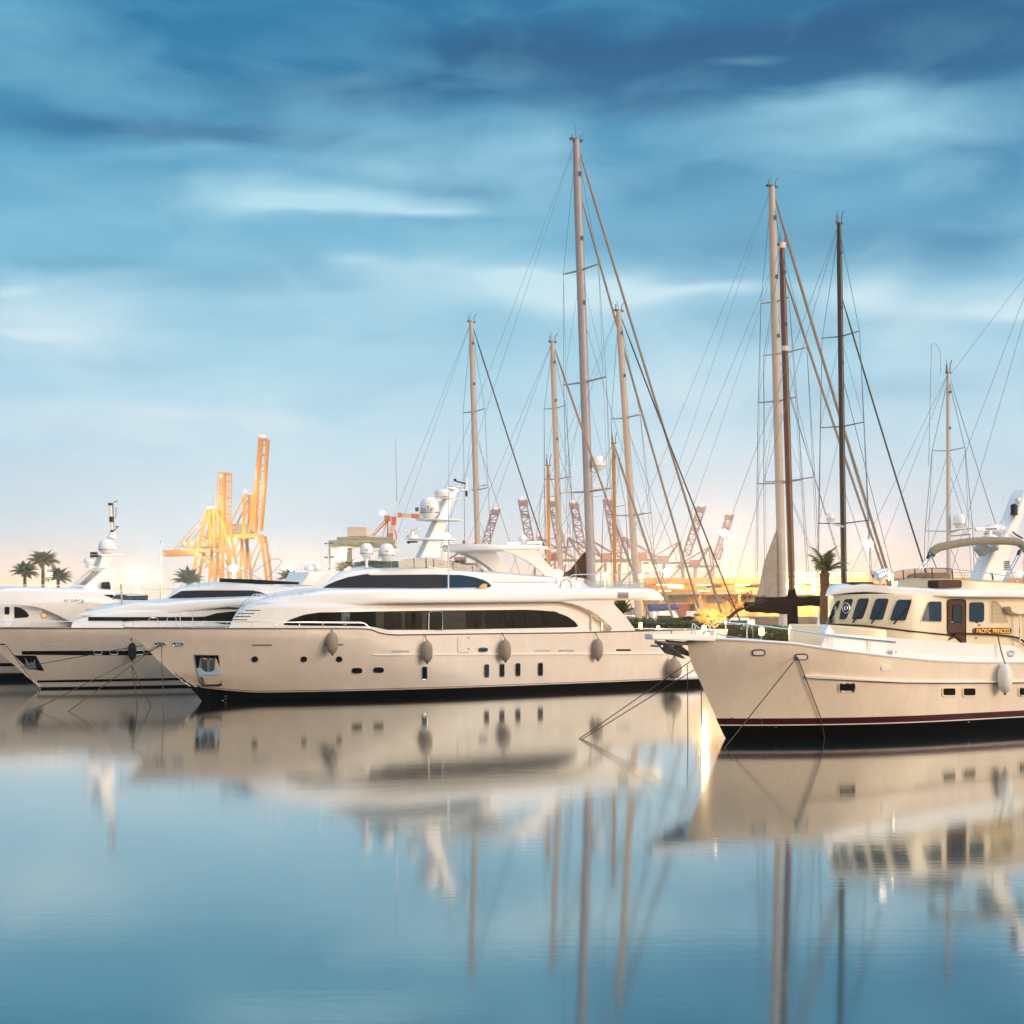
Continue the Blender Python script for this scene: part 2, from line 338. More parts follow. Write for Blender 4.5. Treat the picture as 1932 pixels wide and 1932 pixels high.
# ------------------------------------------------------------------ boat frame: s runs aft, t to the viewer's side, z up
class Boat:
    def __init__(s, stem, D, ang, name, label, cat='yacht', group=None):
        s.x0 = (stem-CX)*D/F; s.y0 = D; s.a = R(ang); s.ca = math.cos(s.a); s.sa = math.sin(s.a)
        s.o = thing(name, label, cat, (s.x0, s.y0, 0), s.a, group)
    def at(s, px, py, tf=0.0):
        u = (px-CX)/F; k = u*s.sa - s.ca
        def g(t):
            Y = (t + s.x0*s.sa - s.y0*s.ca)/k; X = u*Y
            return (X-s.x0)*s.ca + (Y-s.y0)*s.sa, H-(py-HY)*Y/F
        if not callable(tf):
            ss, z = g(tf); return Vector((ss, tf, z))
        # first meeting of the sight line with the surface |t| = tf(s, z), coming from the near side
        t = 4.2; best = (9, 0); prev = None
        while t > -3.0:
            ss, z = g(t); d = abs(t)-tf(ss, z)
            if d < best[0]: best = (d, t)
            if d <= 0:
                lo, hi = t, t+.15
                for _ in range(14):
                    m_ = (lo+hi)/2; ss, z = g(m_)
                    if abs(m_)-tf(ss, z) <= 0: lo = m_
                    else: hi = m_
                ss, z = g(lo); return Vector((ss, lo, z))
            t -= .15
        ss, z = g(best[1]); return Vector((ss, best[1], z))
    def px(s, p):
        w_ = s.W(p); return CX + w_.x*F/w_.y
    def nrm(s, p, tf):
        if not callable(tf): return Vector((0, 1, 0))
        e = .06; d = (tf(p[0]+e, p[2])-tf(p[0]-e, p[2]))/(2*e); d = max(-6, min(6, d))
        n_ = Vector((-d, 1 if p[1] >= -.001 else -1, 0)); return n_.normalized()
    def L(s, p): return Vector((p[0], -p[1], p[2]))
    def W(s, p): return Vector((s.x0 + p[0]*s.ca + p[1]*s.sa, s.y0 + p[0]*s.sa - p[1]*s.ca, p[2]))
    def pts(s, l, tf=0.0, off=0.0):
        r = []
        for p in l:
            a = s.at(p[0], p[1], tf); a = a + s.nrm(a, tf)*off; r.append(s.L(a))
        return r
    def patch(s, name, l, tf, m, off=.012, th=.03, parent=None, bevel=0.0):
        bm = bmesh.new()
        vs = [bm.verts.new((x, y, 0)) for x, y in l]; bm.faces.new(vs)
        if callable(tf):
            x0, x1 = min(p[0] for p in l), max(p[0] for p in l); n = int(min(30, max(3, (x1-x0)/5)))
            for i in range(1, n):
                geo = bm.verts[:]+bm.edges[:]+bm.faces[:]
                bmesh.ops.bisect_plane(bm, geom=geo, plane_co=(x0+(x1-x0)*i/n, 0, 0), plane_no=(1, 0, 0))
        bmesh.ops.triangulate(bm, faces=[f for f in bm.faces if len(f.verts) > 4])
        bm.verts.index_update()
        V = []; Bk = []
        for v in bm.verts:
            a = s.at(v.co.x, v.co.y, tf); n_ = s.nrm(a, tf)
            V.append(s.L(a+n_*off)); Bk.append(s.L(a-n_*th))
        k = len(V); fs = [tuple(v.index for v in f.verts) for f in bm.faces]
        fs += [tuple(i+k for i in f[::-1]) for f in fs]
        fs += [(e.verts[0].index, e.verts[1].index, e.verts[1].index+k, e.verts[0].index+k) for e in bm.edges if len(e.link_faces) == 1]
        bm.free()
        return MB().add(V+Bk, fs).build(name, m, parent or s.o, bevel=bevel)
    def band(s, name, top, bot, tf, m, off=.012, th=.04, n=40, parent=None, x0=None, x1=None):
        x0 = top[0][0] if x0 is None else x0; x1 = top[-1][0] if x1 is None else x1
        rings = []
        for i in range(n+1):
            x = x0+(x1-x0)*i/n; yt = interp(top, x); yb = interp(bot, x)
            if yb-yt < .15: yb = yt+.15
            col = [s.at(x, yt+(yb-yt)*j/3, tf) for j in range(4)]
            fr = [s.L(p+s.nrm(p, tf)*off) for p in col]; bk = [s.L(p-s.nrm(p, tf)*th) for p in col][::-1]
            rings.append(fr+bk)
        return MB().rings(rings).build(name, m, parent or s.o)
    def tier(s, name, top, bot, W, Lf, m, La=0.0, rt=.25, rb=.1, crown=.12, tum=0.0, n=60, parent=None, pw=2.2, aft_w=.8):
        """a rounded deck house or deck slab lofted along the boat; returns (object, half-width function)"""
        x0, x1 = top[0][0], top[-1][0]; ym = (top[0][1]+bot[0][1])/2
        s0 = s.at(x0, ym, 0).x; s1 = s.at(x1, top[-1][1], W*(1 if not La else aft_w)).x
        if Lf:      # set the nose so that the rounded front, far side included, begins at x0
            z_ = s.at(x0, ym, 0).z
            for _ in range(6):
                mn = min(s.px((s0+Lf*(1-(1-min(.999, abs(k/20)))**(1/pw)), W*k/20, z_)) for k in range(-20, 21))
                s0 += (x0-mn)*s.W((s0, 0, z_)).y/F/s.ca
        def w(ss, z=0):
            k = min(1, max(0, (ss-s0)/Lf)) if Lf else 1
            r = W*(1-(1-k)**pw) if Lf else (W if ss >= s0-.01 else 0)
            if La and ss > s1-La: r *= 1-(1-aft_w)*((ss-(s1-La))/La)**2
            return max(0, r)
        tt, tb = [], []
        for i in range(121):
            f = i/120; x = x0+(x1-x0)*f
            a = s.at(x, interp(top, x), w); b_ = s.at(x, interp(bot, x), w)
            if a.y > 0: tt.append((a.x, a.z))
            if b_.y > 0: tb.append((b_.x, b_.z))
        if Lf: tt.append((s0, s.at(x0, top[0][1], w).z)); tb.append((s0, s.at(x0, bot[0][1], w).z))
        tt.sort(); tb.sort()
        rings = []; tab = []
        for i in range(n+1):
            f = i/n; ss = s0+.003+(s1-s0)*(f**1.5 if Lf else f)
            zt = interp(tt, ss); zb = min(interp(tb, ss), zt-.02); wd = max(.02, w(ss))
            hh = zt-zb; r1 = min(rt, hh*.48, wd*.5); r2 = min(rb, hh*.48, wd*.5)
            half = [(0.0, zb), (wd-r2, zb)]
            half += [(wd-r2+r2*math.sin(g*PI/10), zb+r2-r2*math.cos(g*PI/10)) for g in range(1, 6)]
            tm = min(tum*hh, wd*.4)
            half += [(wd-tm-r1+r1*math.cos(g*PI/10), zt-r1+r1*math.sin(g*PI/10)) for g in range(0, 6)]
            cr = min(crown, wd*.1)
            half += [((wd-tm-r1)*.6, zt+cr*.7), (0.0, zt+cr)]
            tab.append((ss, [(z_, t_) for t_, z_ in half[2:-2]]))
            ring = [s.L((ss, t_, z_)) for t_, z_ in half] + [s.L((ss, -t_, z_)) for t_, z_ in half[-2:0:-1]]
            rings.append(ring)
        ks = [k[0] for k in tab]
        import bisect
        def surf(ss, z=None):
            if z is None: return w(ss)
            if ss < s0: return 0.0
            j = max(1, min(len(ks)-1, bisect.bisect(ks, ss))); f = min(1, max(0, (ss-ks[j-1])/(ks[j]-ks[j-1])))
            return interp(tab[j-1][1], z)*(1-f)+interp(tab[j][1], z)*f
        return MB().rings(rings).build(name, m, parent or s.o, ang=40), surf
    def hull(s, stem, sheer, Lw, B, m, name='hull', Le=12.0, knuckle=None, transom=.15, flare=.10, stern_w=.9, entry_wl=1.45, pw=2.3, bott=-.7, kslope=.95):
        """stem: survey points down the stem; sheer: points along the near gunwale; Lw: length at the waterline"""
        st = sorted([(p.z, p.x) for p in (s.at(x, y, 0) for x, y in stem)])
        st = [(bott-.3, st[0][1]+.9)] + st
        s.stem = lambda z: interp(st, z)
        def hb(ss, z, raw=False):
            zz = max(z, -.6)
            Lz = Le*(1 + (entry_wl-1)*max(0, min(1, 1-zz/3.0)))
            k = min(1, max(0, (ss-s.stem(z))/Lz))
            r = B*(1-flare*max(0, min(1, 1-zz/3.0)))*(1-(1-k)**pw)
            f = max(0, (ss-Lw*.6)/(Lw*.4)); r *= 1-(1-stern_w)*f*f
            if s.kn and not raw:
                zk = interp(s.kn, ss)
                if zz < zk: r = min(r, max(0.0, hb(ss, zk, True)-(zk-zz)*kslope*max(0, 1-ss/ s.kl)))
            return max(r, 0.0)
        s.kn = None; s.hb = hb
        if knuckle:
            s.kn = smooth_tab([(p.x, p.z) for p in (s.at(x, y, hb) for x, y in knuckle)], 2); s.kl = s.kn[-1][0]+4
        sh = [s.at(x, y, hb) for x, y in sheer]
        tip = s.at(*stem[0], 0)
        tab = [(tip.x, tip.z)] + [(p.x, p.z) for p in sh if p.x > tip.x+.3]
        s.sheer = lambda ss: interp(tab, ss)
        NU, NV = 90, 22
        near = []; far = []
        for i in range(NU+1):
            u = (i/NU)**1.6; colN = []
            stop = tip.x + (Lw - tip.x)*u; zs = s.sheer(stop)
            for j in range(NV+1):
                z = bott + (zs-bott)*(j/NV)
                s_end = Lw + transom*z*(-1)
                ss = s.stem(z) + (s_end - s.stem(z))*u
                colN.append((ss, hb(ss, z), z))
            near.append(colN)
        mb = MB(); n = NV+1
        vs = [s.L(p) for col in near for p in col] + [s.L((p[0], -p[1], p[2])) for col in near for p in col]
        o = len(near)*n; fs = []
        for i in range(NU):
            for j in range(NV):
                a = i*n+j; fs.append((a, a+n, a+n+1, a+1)); fs.append((o+a, o+a+1, o+a+n+1, o+a+n))
            a = i*n+NV; fs.append((a, a+n, o+a+n, o+a))
        for j in range(NV):
            a = NU*n+j; fs.append((a, o+a, o+a+1, a+1))
        s.Lw = Lw
        return mb.add(vs, fs).build(name, m, s.o, ang=24)
    def skin(s, name, ztop, zbot, s0, s1, m, off=.012, n=70, both=True, parent=None, rows=4):
        """a strip wrapped on the hull between two heights"""
        mb = MB()
        for sg in ((1, -1) if both else (1,)):
            rings = []
            for i in range(n+1):
                f = i/n; b0 = s0 if s0 > -90 else s.stem(.3); ss0 = b0+(s1-b0)*f**1.5; col = []
                zt = ztop(ss0); zb = zbot(ss0)
                for j in range(rows+1):
                    z = zb+(zt-zb)*j/rows; ss = max(ss0, s.stem(z)-.01) if s0 > -90 else ss0
                    ss = s.stem(z)-.012 + (s1-s.stem(z))*f**1.5 if s0 <= -90 else ss0
                    col.append((ss, s.hb(ss, z), z))
                rings.append([s.L((a, sg*(t_+off), z)) for a, t_, z in col] + [s.L((a, sg*max(-.01, t_-.03), z)) for a, t_, z in col][::-1])
            mb.rings(rings)
        return mb.build(name, m, parent or s.o)
def ellipse(cx, cy, rx, ry, n=20, sq=2.0):
    r = []
    for k in range(n):
        a = 2*PI*k/n; ca, sa = math.cos(a), math.sin(a)
        r.append((cx+rx*math.copysign(abs(ca)**(2/sq), ca), cy+ry*math.copysign(abs(sa)**(2/sq), sa)))
    return r
def rrect(x0, y0, x1, y1): return ellipse((x0+x1)/2, (y0+y1)/2, abs(x1-x0)/2, abs(y1-y0)/2, 24, 7)
def frame_ring(B, name, l, tf, m, r, parent=None, off=.02):
    p = B.pts(l, tf, off); p = p+[p[0], p[1]]
    return MB().tube(p, r, 6, cap=False).build(name, m, parent or B.o)
def slug(B, name, cx, cy, w, h, tf, m, parent=None, chrome=True):
    """oval hull fitting: dark opening with a steel rim"""
    o = B.patch(name, ellipse(cx, cy, w/2, h/2, 20, 3), tf, m, off=.01, parent=parent)
    if chrome: frame_ring(B, 'rim', ellipse(cx, cy, w/2, h/2, 20, 3), tf, M['chrome'], .022, parent=o)
    return o
def fender(B, top, cen, w, h, tf, m, label, group, round_=False, capm=None, off=None):
    p = B.at(*cen, tf); D = B.W(p).y; r = w/2*D/F; hh = h*D/F
    t = p.y + (off if off is not None else r*1.02)
    c0 = B.W(B.at(cen[0], cen[1], t)); tp = B.W(B.at(top[0], top[1], lambda a, b_: (tf(a, b_) if callable(tf) else tf)+.06))
    th = thing('fender', label, 'fender', c0, 0, group)
    if round_: pr = [(.02, -hh*.5), (r*.55, -hh*.46), (r*.9, -hh*.30), (r, -hh*.1), (r*.93, hh*.10), (r*.7, hh*.28), (r*.4, hh*.40), (.10*r, hh*.5)]
    else: pr = [(.02, -hh*.5), (r*.22, -hh*.46), (r*.62, -hh*.38), (r*.9, -hh*.25), (r, -hh*.08), (r, hh*.12), (r*.88, hh*.3), (r*.6, hh*.42), (r*.25, hh*.49), (.02, hh*.5)]
    MB().lathe(pr, n=20).build('body', m, th, ang=60)
    MB().lathe([(.01, -hh*.06), (r*.2, -hh*.02), (r*.24, 0), (r*.1, hh*.03)], (0, 0, -hh*.47), 12).build('end_cap', capm or M['dark'], th)
    MB().lathe([(r*.26, -hh*.05), (r*.2, .0), (r*.1, hh*.05), (.01, hh*.06)], (0, 0, hh*.47), 12).build('eye', capm or M['dark'], th)
    d = tp-c0
    MB().tube([(0, 0, hh*.5), (d.x*.6, d.y*.6, (hh*.5+d.z)/2), tuple(d)], .02, 6).build('rope', M['dark'], th)
    return th
def dome(parent, c, r, hh, m=None, base=True, band=True):
    """radar dome with a tapered skirt, as one part with its sub-parts; c is the bottom of the skirt"""
    pr = [(r*.55, 0), (r*.97, hh*.24), (r, hh*.30), (r*1.0, hh*.55), (r*.93, hh*.72), (r*.75, hh*.87), (r*.45, hh*.97), (.01, hh)]
    o = MB().lathe(pr, c, 26).build('radar_dome', m or M['gelw'], parent, ang=60)
    if band: MB().lathe([(r*1.005, hh*.24), (r*1.02, hh*.25), (r*1.02, hh*.29), (r*1.005, hh*.30)], c, 26).build('band', M['steel'], o)
    if base: MB().lathe([(r*.4, -hh*.12), (r*.35, -hh*.06), (r*.55, 0.002)], c, 16).build('base', M['gelw'], o)
    return o
def open_radar(B, parent, cx, cy, w, tilt, t, word, wm, size):
    """scanner bar on its gearbox; cx,cy middle of the bar"""
    a = B.at(cx-w/2, cy+tilt, t); e = B.at(cx+w/2, cy-tilt, t); mid = (a+e)/2; d = B.W(mid).y/F
    o = MB().bar(B.L(a), B.L(e), .13, .16).build('radar_scanner', M['gelw'], parent, bevel=.05)
    mb = MB().lathe([(.10, 0), (.08, .14)], B.L(mid)-Vector((0, 0, .22)), 12)
    mb.lathe([(.22, 0), (.30, .06), (.30, .22), (.16, .28)], B.L(mid)-Vector((0, 0, .50)), 18)
    mb.build('gearbox', M['gelw'], o)
    an = math.atan2((e-a).z, (e-a).x)
    if word: text_mesh('lettering', word, size, wm, o, B.L(mid)+Vector((0, -.072, 0)), (PI/2, -an, 0), space=1.05)
    return o
def text_on(B, name, body, m, parent, x0, x1, y, h, tf, off=.03, shear=0.0, space=1.0, bold=0.0, ext=.01):
    """lettering laid onto a curved side: every vertex of the flat word is put on the surface"""
    cu = bpy.data.curves.new(name, 'FONT'); cu.body = body; cu.size = 1; cu.shear = shear; cu.space_character = space; cu.offset = bold; cu.extrude = .5
    t_ = bpy.data.objects.new(name, cu); COL.objects.link(t_)
    dg = bpy.context.evaluated_depsgraph_get(); me = bpy.data.meshes.new_from_object(t_.evaluated_get(dg)); bpy.data.objects.remove(t_)
    xs_ = [v.co.x for v in me.vertices]; ys_ = [v.co.y for v in me.vertices]; xa, xb, ya, yb = min(xs_), max(xs_), min(ys_), max(ys_)
    for v in me.vertices:
        a = B.at(x0+(v.co.x-xa)/(xb-xa)*(x1-x0), y+h/2-(v.co.y-ya)/(yb-ya)*h, tf); n_ = B.nrm(a, tf)
        v.co = B.L(a+n_*(off+(ext if v.co.z > 0 else -ext)))
    me.materials.clear(); me.materials.append(m)
    o = bpy.data.objects.new(name, me); COL.objects.link(o); o.parent = parent
    return o
def railing(B, line, base, posts, tf, r=.022, name='railing', m=None, parent=None, pr=.018, off=0.0, base_tf=None):
    o = MB().tube(B.pts(line, tf, off), r, 6).build(name, m or M['chrome'], parent or B.o)
    for x in posts:
        a = B.at(x, interp(line, x), tf); zz = B.at(x, interp(base, x), tf).z
        MB().tube([B.L((a.x, a.y+off, a.z)), B.L((a.x, a.y+off, zz-.03))], pr, 6).build('stanchion', m or M['chrome'], o)
    return o

# ------------------------------------------------------------------ water
def water_mat():
    m = bpy.data.materials.new('harbour_water'); m.use_nodes = True; t = m.node_tree; t.nodes.clear(); w = NB(t)
    tcn = w.n('ShaderNodeNewGeometry'); pos = tcn.outputs['Position']
    g = w.n('ShaderNodeBsdfGlossy'); g.inputs[0].default_value = (.84, .88, .88, 1)
    nz = w.noise(w.v('MULTIPLY', pos, (.05, .012, 1)), 1.0, 3, .5)
    w.put(g.inputs['Roughness'], w.m('ADD', .045, w.m('MULTIPLY', nz, .05)))
    d = w.n('ShaderNodeBsdfDiffuse'); d.inputs[0].default_value = (.001, .045, .06, 1)
    fr = w.n('ShaderNodeFresnel'); fr.inputs[0].default_value = 1.9
    bn = w.n('ShaderNodeBump'); bn.inputs['Strength'].default_value = .10; bn.inputs['Distance'].default_value = .010
    hgt = w.m('ADD', w.noise(w.v('MULTIPLY', pos, (1.2, 5.0, 1)), 1.0, 4, .55), w.m('MULTIPLY', w.noise(w.v('MULTIPLY', pos, (.25, .6, 1)), 1.0, 2, .5), 1.5))
    w.put(bn.inputs['Height'], hgt); t.links.new(bn.outputs[0], g.inputs['Normal'])
    mx = w.n('ShaderNodeMixShader'); w.put(mx.inputs[0], w.m('ADD', w.m('MULTIPLY', fr.outputs[0], 1.12), .24, clamp=True))
    t.links.new(d.outputs[0], mx.inputs[1]); t.links.new(g.outputs[0], mx.inputs[2])
    o = w.n('ShaderNodeOutputMaterial'); t.links.new(mx.outputs[0], o.inputs[0])
    return m
M['water'] = water_mat()
o = MB().add([(-4000, -300, 0), (4000, -300, 0), (4000, 6500, 0), (-4000, 6500, 0)], [(0, 1, 2, 3)]).build('water', M['water'], smooth=False)
tag(o, kind='structure')

# ------------------------------------------------------------------ pier behind the yachts and far ground
QD = Vector((-.588, .809, 0)); QN = Vector((.809, .588, 0)); Q0 = Vector((12.9, 88.2, 0))
def qp(k, d, z=0.0): return Q0 + QD*k + QN*d + Vector((0, 0, z))
mb = MB()
pl = [qp(-46, 0), qp(190, 0), qp(190, 12), qp(-46, 12)]
mb.rings([[Vector((p.x, p.y, -1)) for p in pl], [Vector((p.x, p.y, 1.3)) for p in pl]])
tag(mb.build('quay', M['conc'], smooth=False, bevel=.06), kind='structure')
mb = MB()
mb.rings([[Vector((x, y, -1)) for x, y in ((-2200, 330), (2200, 330), (2200, 5500), (-2200, 5500))], [Vector((x, y, 2.2)) for x, y in ((-2200, 330), (2200, 330), (2200, 5500), (-2200, 5500))]])
tag(mb.build('ground', M['land'], smooth=False), kind='structure')

# ------------------------------------------------------------------ the big white motor yacht in the middle
A = Boat(385, 68.6, 36, 'motor_yacht', 'large white motor yacht in the centre with taupe fenders and black arched window band', 'yacht')
stemA = [(235, 1184)] + q(c2, (0, 1476), (100, 1580), (210, 1680), (320, 1765), (415, 1862)) + [(389, 1333)]
sheerA = [(268, 1185), (400, 1185.8), (560, 1186), (660, 1186), (696, 1186.6), (706, 1190), (719, 1195.6), (739, 1198), (900, 1196), (1073, 1194), (1124, 1192.8), (1264, 1189), (1310, 1188)]
A.hull(stemA, sheerA, 29.4, 3.5, M['hullb'], Le=11.0, knuckle=q(c2, (260, 1680), (540, 1700), (800, 1725), (1100, 1752), (1546, 1780)), transom=-.35, flare=.09, kslope=1.0)
hA = A.hb; TA = lambda ss, z=0: hA(ss, z)
wlz = lambda ss: .37 + .30*max(0, 1-(ss+0)/2.5)**1.5 if ss < 2.5 else .37
A.skin('boot_stripe', wlz, lambda ss: -.6, -99, 29.4, M['black'])
A.skin('boot_line', lambda ss: wlz(ss)+.075, lambda ss: wlz(ss)+.05, -99, 29.3, M['dark'], off=.012)
# gunwale cap
def gun(B, name, r, m, x0, x1, n=70, dz=0.0):
    for sg in (1, -1):
        pts = []
        for i in range(n+1):
            ss = x0+(x1-x0)*(i/n)**1.3; z = B.sheer(ss)
            pts.append(B.L((ss, sg*B.hb(ss, z), z+dz)))
        MB().tube(pts, r, 6).build(name, m, B.o)
gun(A, 'gunwale_cap', .035, M['dsteel'], A.at(235, 1184, 0).x+.02, 28.2)
# rub rail
A.band('rub_rail', q(c3, (240, 1508), (1717, 1499))+q(c4, (1070, 1279)), q(c3, (240, 1513), (1717, 1506))+q(c4, (1070, 1286)), TA, M['gelw'], off=.07, th=.05)
# round ports, oval ports, tall lit ports
for x, y in ((765, 1580), (1098, 1580), (1337, 1580)):
    cx, cy = c2(x, y); o = A.patch('porthole', ellipse(cx, cy, 5, 4.6), TA, M['glass'], off=.008)
    frame_ring(A, 'rim', ellipse(cx, cy, 5, 4.6), TA, M['dark'], .03, o)
for cx, cy in (c2(1458, 1658), c3(117, 1627), c3(280, 1623)):
    cx, cy = (cx, cy); o = A.patch('oval_port', ellipse(cx, cy, 9.2, 4.6, 22, 3.2), TA, M['glass'], off=.008)
    frame_ring(A, 'rim', ellipse(cx, cy, 9.2, 4.6, 22, 3.2), TA, M['dark'], .022, o)
for i, (cx, cy) in enumerate((c3(627, 1645), c3(1094, 1629), c3(1210, 1625), c3(1330, 1620), c3(1500, 1617), c4(5, 1400))):
    if i == 5: continue
    l = rrect(cx-4.6, cy-12.2, cx+4.6, cy+12.2)
    o = A.patch('tall_port', l, TA, M['glass'], off=.008); frame_ring(A, 'rim', l, TA, M['chrome'], .022, o)
for (cx, cy), w_, dk in ((c2(815, 1485), 38, 0), (c2(1300, 1481), 36, 0), (c3(445, 1483), 33, 0), (c3(1520, 1476), 29, 0), (c3(1690, 1476), 27, 0), (c4(198, 1262), 28, 0), (c4(627, 1257), 28, 1)):
    o = A.patch('vent_slot', rrect(cx-w_/2, cy-1.7, cx+w_/2, cy+1.7), TA, M['glass'] if dk else M['steel'], off=.012)
cx, cy = c3(1067, 1470); slug(A, 'fairlead', cx, cy, 18, 8, TA, M['dark'])
for x, y in ((123, 1478), (245, 1478)):
    cx, cy = c2(x, y); o = slug(A, 'fairlead', cx, cy, 21, 6.6, TA, M['dark'])
    A.patch('roller', rrect(cx-6, cy-1.4, cx+6, cy+1.6), TA, M['chrome'], off=.03, parent=o)
for x, y in ((960, 1380), (960, 1464)):
    cx, cy = c3(x, y); A.patch('hinge', rrect(cx-2, cy-2, cx+2, cy+2), TA, M['steel'])
dl = q(c3, (876, 1372), (876, 1478), (884, 1490), (960, 1490)); MB().tube(A.pts(dl, TA, .004), .012, 4).build('gate_seam', M['steel'], A.o)
# anchor pocket
pk = q(c2, (355, 1550), (518, 1552), (541, 1758), (520, 1764), (412, 1764), (388, 1728), (372, 1655))
o = A.patch('anchor_pocket', pk, TA, M['panel'], off=.015, th=.1)
frame_ring(A, 'rim', pk, TA, M['steel'], .02, o)
A.patch('chrome_plate', q(c2, (370, 1640), (524, 1640), (527, 1688), (380, 1684)), TA, M['chrome'], off=.05, parent=o)
A.patch('chrome_plate', q(c2, (392, 1700), (410, 1700), (430, 1756), (416, 1757)), TA, M['steel'], off=.03, parent=o)
an = A.patch('anchor', q(c2, (400, 1562), (440, 1600), (445, 1570), (458, 1570), (462, 1600), (497, 1562), (492, 1650), (470, 1664), (430, 1664), (408, 1650)), TA, M['dsteel'], off=.14, th=.12, parent=o)
A.patch('shank', q(c2, (440, 1582), (460, 1582), (460, 1660), (440, 1660)), TA, M['steel'], off=.2, th=.1, parent=an)
for k in range(4):
    cx, cy = c2(567, 1830+k*17); A.patch('draft_mark', rrect(cx-2, cy-.5, cx+2, cy+.5), TA, M['mbeige'], off=.02)
# swim platform and stern
A.tier('swim_platform', q(c4, (680, 1468), (720, 1450), (1000, 1445), (1220, 1432)), q(c4, (680, 1474), (730, 1484), (1000, 1486), (1220, 1477)), 3.75, 0, M['gelw'], rt=.12, rb=.12, crown=0.0)
mb = MB()
pa = A.at(*c4(1120, 1300), 1.0); pb = A.at(*c4(1165, 1425), 1.0)
for dt in (0, .5, 1.0):
    mb.tube([A.L((pa.x, 1-dt*2, pa.z)), A.L((pb.x+.3, 1-dt*2, pb.z))], .04)
for k in range(5):
    f = k/4; mb.tube([A.L((pa.x+(pb.x+.3-pa.x)*f, 1, pa.z+(pb.z-pa.z)*f)), A.L((pa.x+(pb.x+.3-pa.x)*f, -1, pa.z+(pb.z-pa.z)*f))], .03)
mb.build('stern_ladder', M['dsteel'], A.o)
# main deck house
wA = 2.85
house_top = q(c2, (592, 1362), (620, 1322), (680, 1268), (760, 1215), (900, 1200), (1546, 1200))+q(c3, (1717, 1095))+q(c4, (170, 885), (330, 920), (470, 1020), (560, 1100))
house_bot = q(c2, (592, 1368), (620, 1370), (1546, 1372))+[(697, 1192), (740, 1203), (1073, 1200)]+q(c4, (560, 1125))
o, wfA = A.tier('deck_house', house_top, house_bot, wA, 6.5, M['gel'], rt=.35, rb=.05, crown=.1)
wt = q(c2, (962, 1340), (1000, 1312), (1100, 1277), (1200, 1262), (1546, 1256))+q(c3, (600, 1174), (1400, 1167))+q(c4, (0, 957), (100, 966), (200, 1000), (260, 1042), (284, 1075))
wb = q(c2, (962, 1346), (1000, 1350), (1546, 1356))+q(c3, (350, 1320), (800, 1318), (1717, 1301))+q(c4, (0, 1085), (270, 1085), (284, 1078))
win = A.band('window_band', wt, wb, wfA, M['glass'], off=.02, n=90)
def pane(l, m=None, rim=None, off=.035, name='pane'):
    o = A.patch(name, l, wfA, m or M['panel'], off=off, parent=win)
    return o
def cut(f, x0, x1, y0, y1, yb0=None):
    a, b_ = f(x0, y0), f(x1, y1); return rrect(a[0], a[1], b_[0], b_[1])
for x0, x1, y0, y1 in ((320, 455, 1185, 1316), (478, 608, 1184, 1314), (940, 1060, 1176, 1304), (1085, 1205, 1175, 1303), (1232, 1355, 1174, 1301), (1378, 1497, 1173, 1299)):
    pane(cut(c3, x0, x1, y0, y1))
pane(q(c3, (1520, 1180), (1600, 1178), (1636, 1190), (1638, 1298), (1522, 1299)))
pane(q(c4, (160, 1005), (200, 1015), (250, 1050), (275, 1078), (160, 1082)))
pane(q(c2, (1035, 1325), (1090, 1290), (1165, 1278), (1165, 1345), (1035, 1345)))
pane(cut(c2, 1190, 1320, 1268, 1346)); pane(cut(c2, 1350, 1410, 1266, 1346), M['blueglass'])
frame_ring(A, 'door_frame', q(c3, (655, 1320), (657, 1190), (668, 1178), (745, 1177), (757, 1188), (760, 1320)), wfA, M['chrome'], .035, win, off=.05)
pane(cut(c3, 668, 748, 1188, 1318))
# ladder rails and steps at the forward slope of the deck house
for dx in (0, 29):
    MB().tube(A.pts(q(c2, (651+dx, 1300), (651+dx, 1245), (665+dx, 1215), (755+dx, 1140), (780+dx, 1136), (808+dx, 1146)), 1.6 if dx == 0 else .9), .02, 6).build('hand_rail', M['chrome'], A.o)
for x, y in ((660, 1312), (683, 1290), (708, 1270), (750, 1248)):
    cx, cy = c2(x, y); a = A.at(cx, cy, 1.9); MB().box(A.L(a), (.5, .6, .04)).build('step', M['dark'], A.o)
# upper deck slab
slab_top = q(c2, (722, 1218), (745, 1200), (800, 1190), (860, 1178), (930, 1162), (1010, 1146), (1100, 1134), (1215, 1118), (1300, 1106), (1546, 1104))+q(c3, (1717, 1006))+q(c4, (0, 786), (850, 790), (890, 800), (915, 825), (930, 860))
slab_bot = q(c2, (722, 1222), (745, 1230), (1000, 1226), (1546, 1212))+q(c3, (0, 1126), (1717, 1108))+q(c4, (0, 890), (400, 880), (900, 880), (930, 878))
o, wfS = A.tier('upper_deck', slab_top, slab_bot, 3.5, 8.5, M['gelw'], La=2.5, rt=.42, rb=.16, crown=.1, aft_w=.75)
for k in range(5):
    a, b_ = c4(582+(3 if k in (0, 4) else 0), 826+k*9), c4(664-(3 if k in (0, 4) else 0), 826+k*9)
    MB().tube(A.pts([a, b_], lambda s_, z=0: wfS(s_), .01), .02, 4).build('vent_slat', M['dark'], A.o)
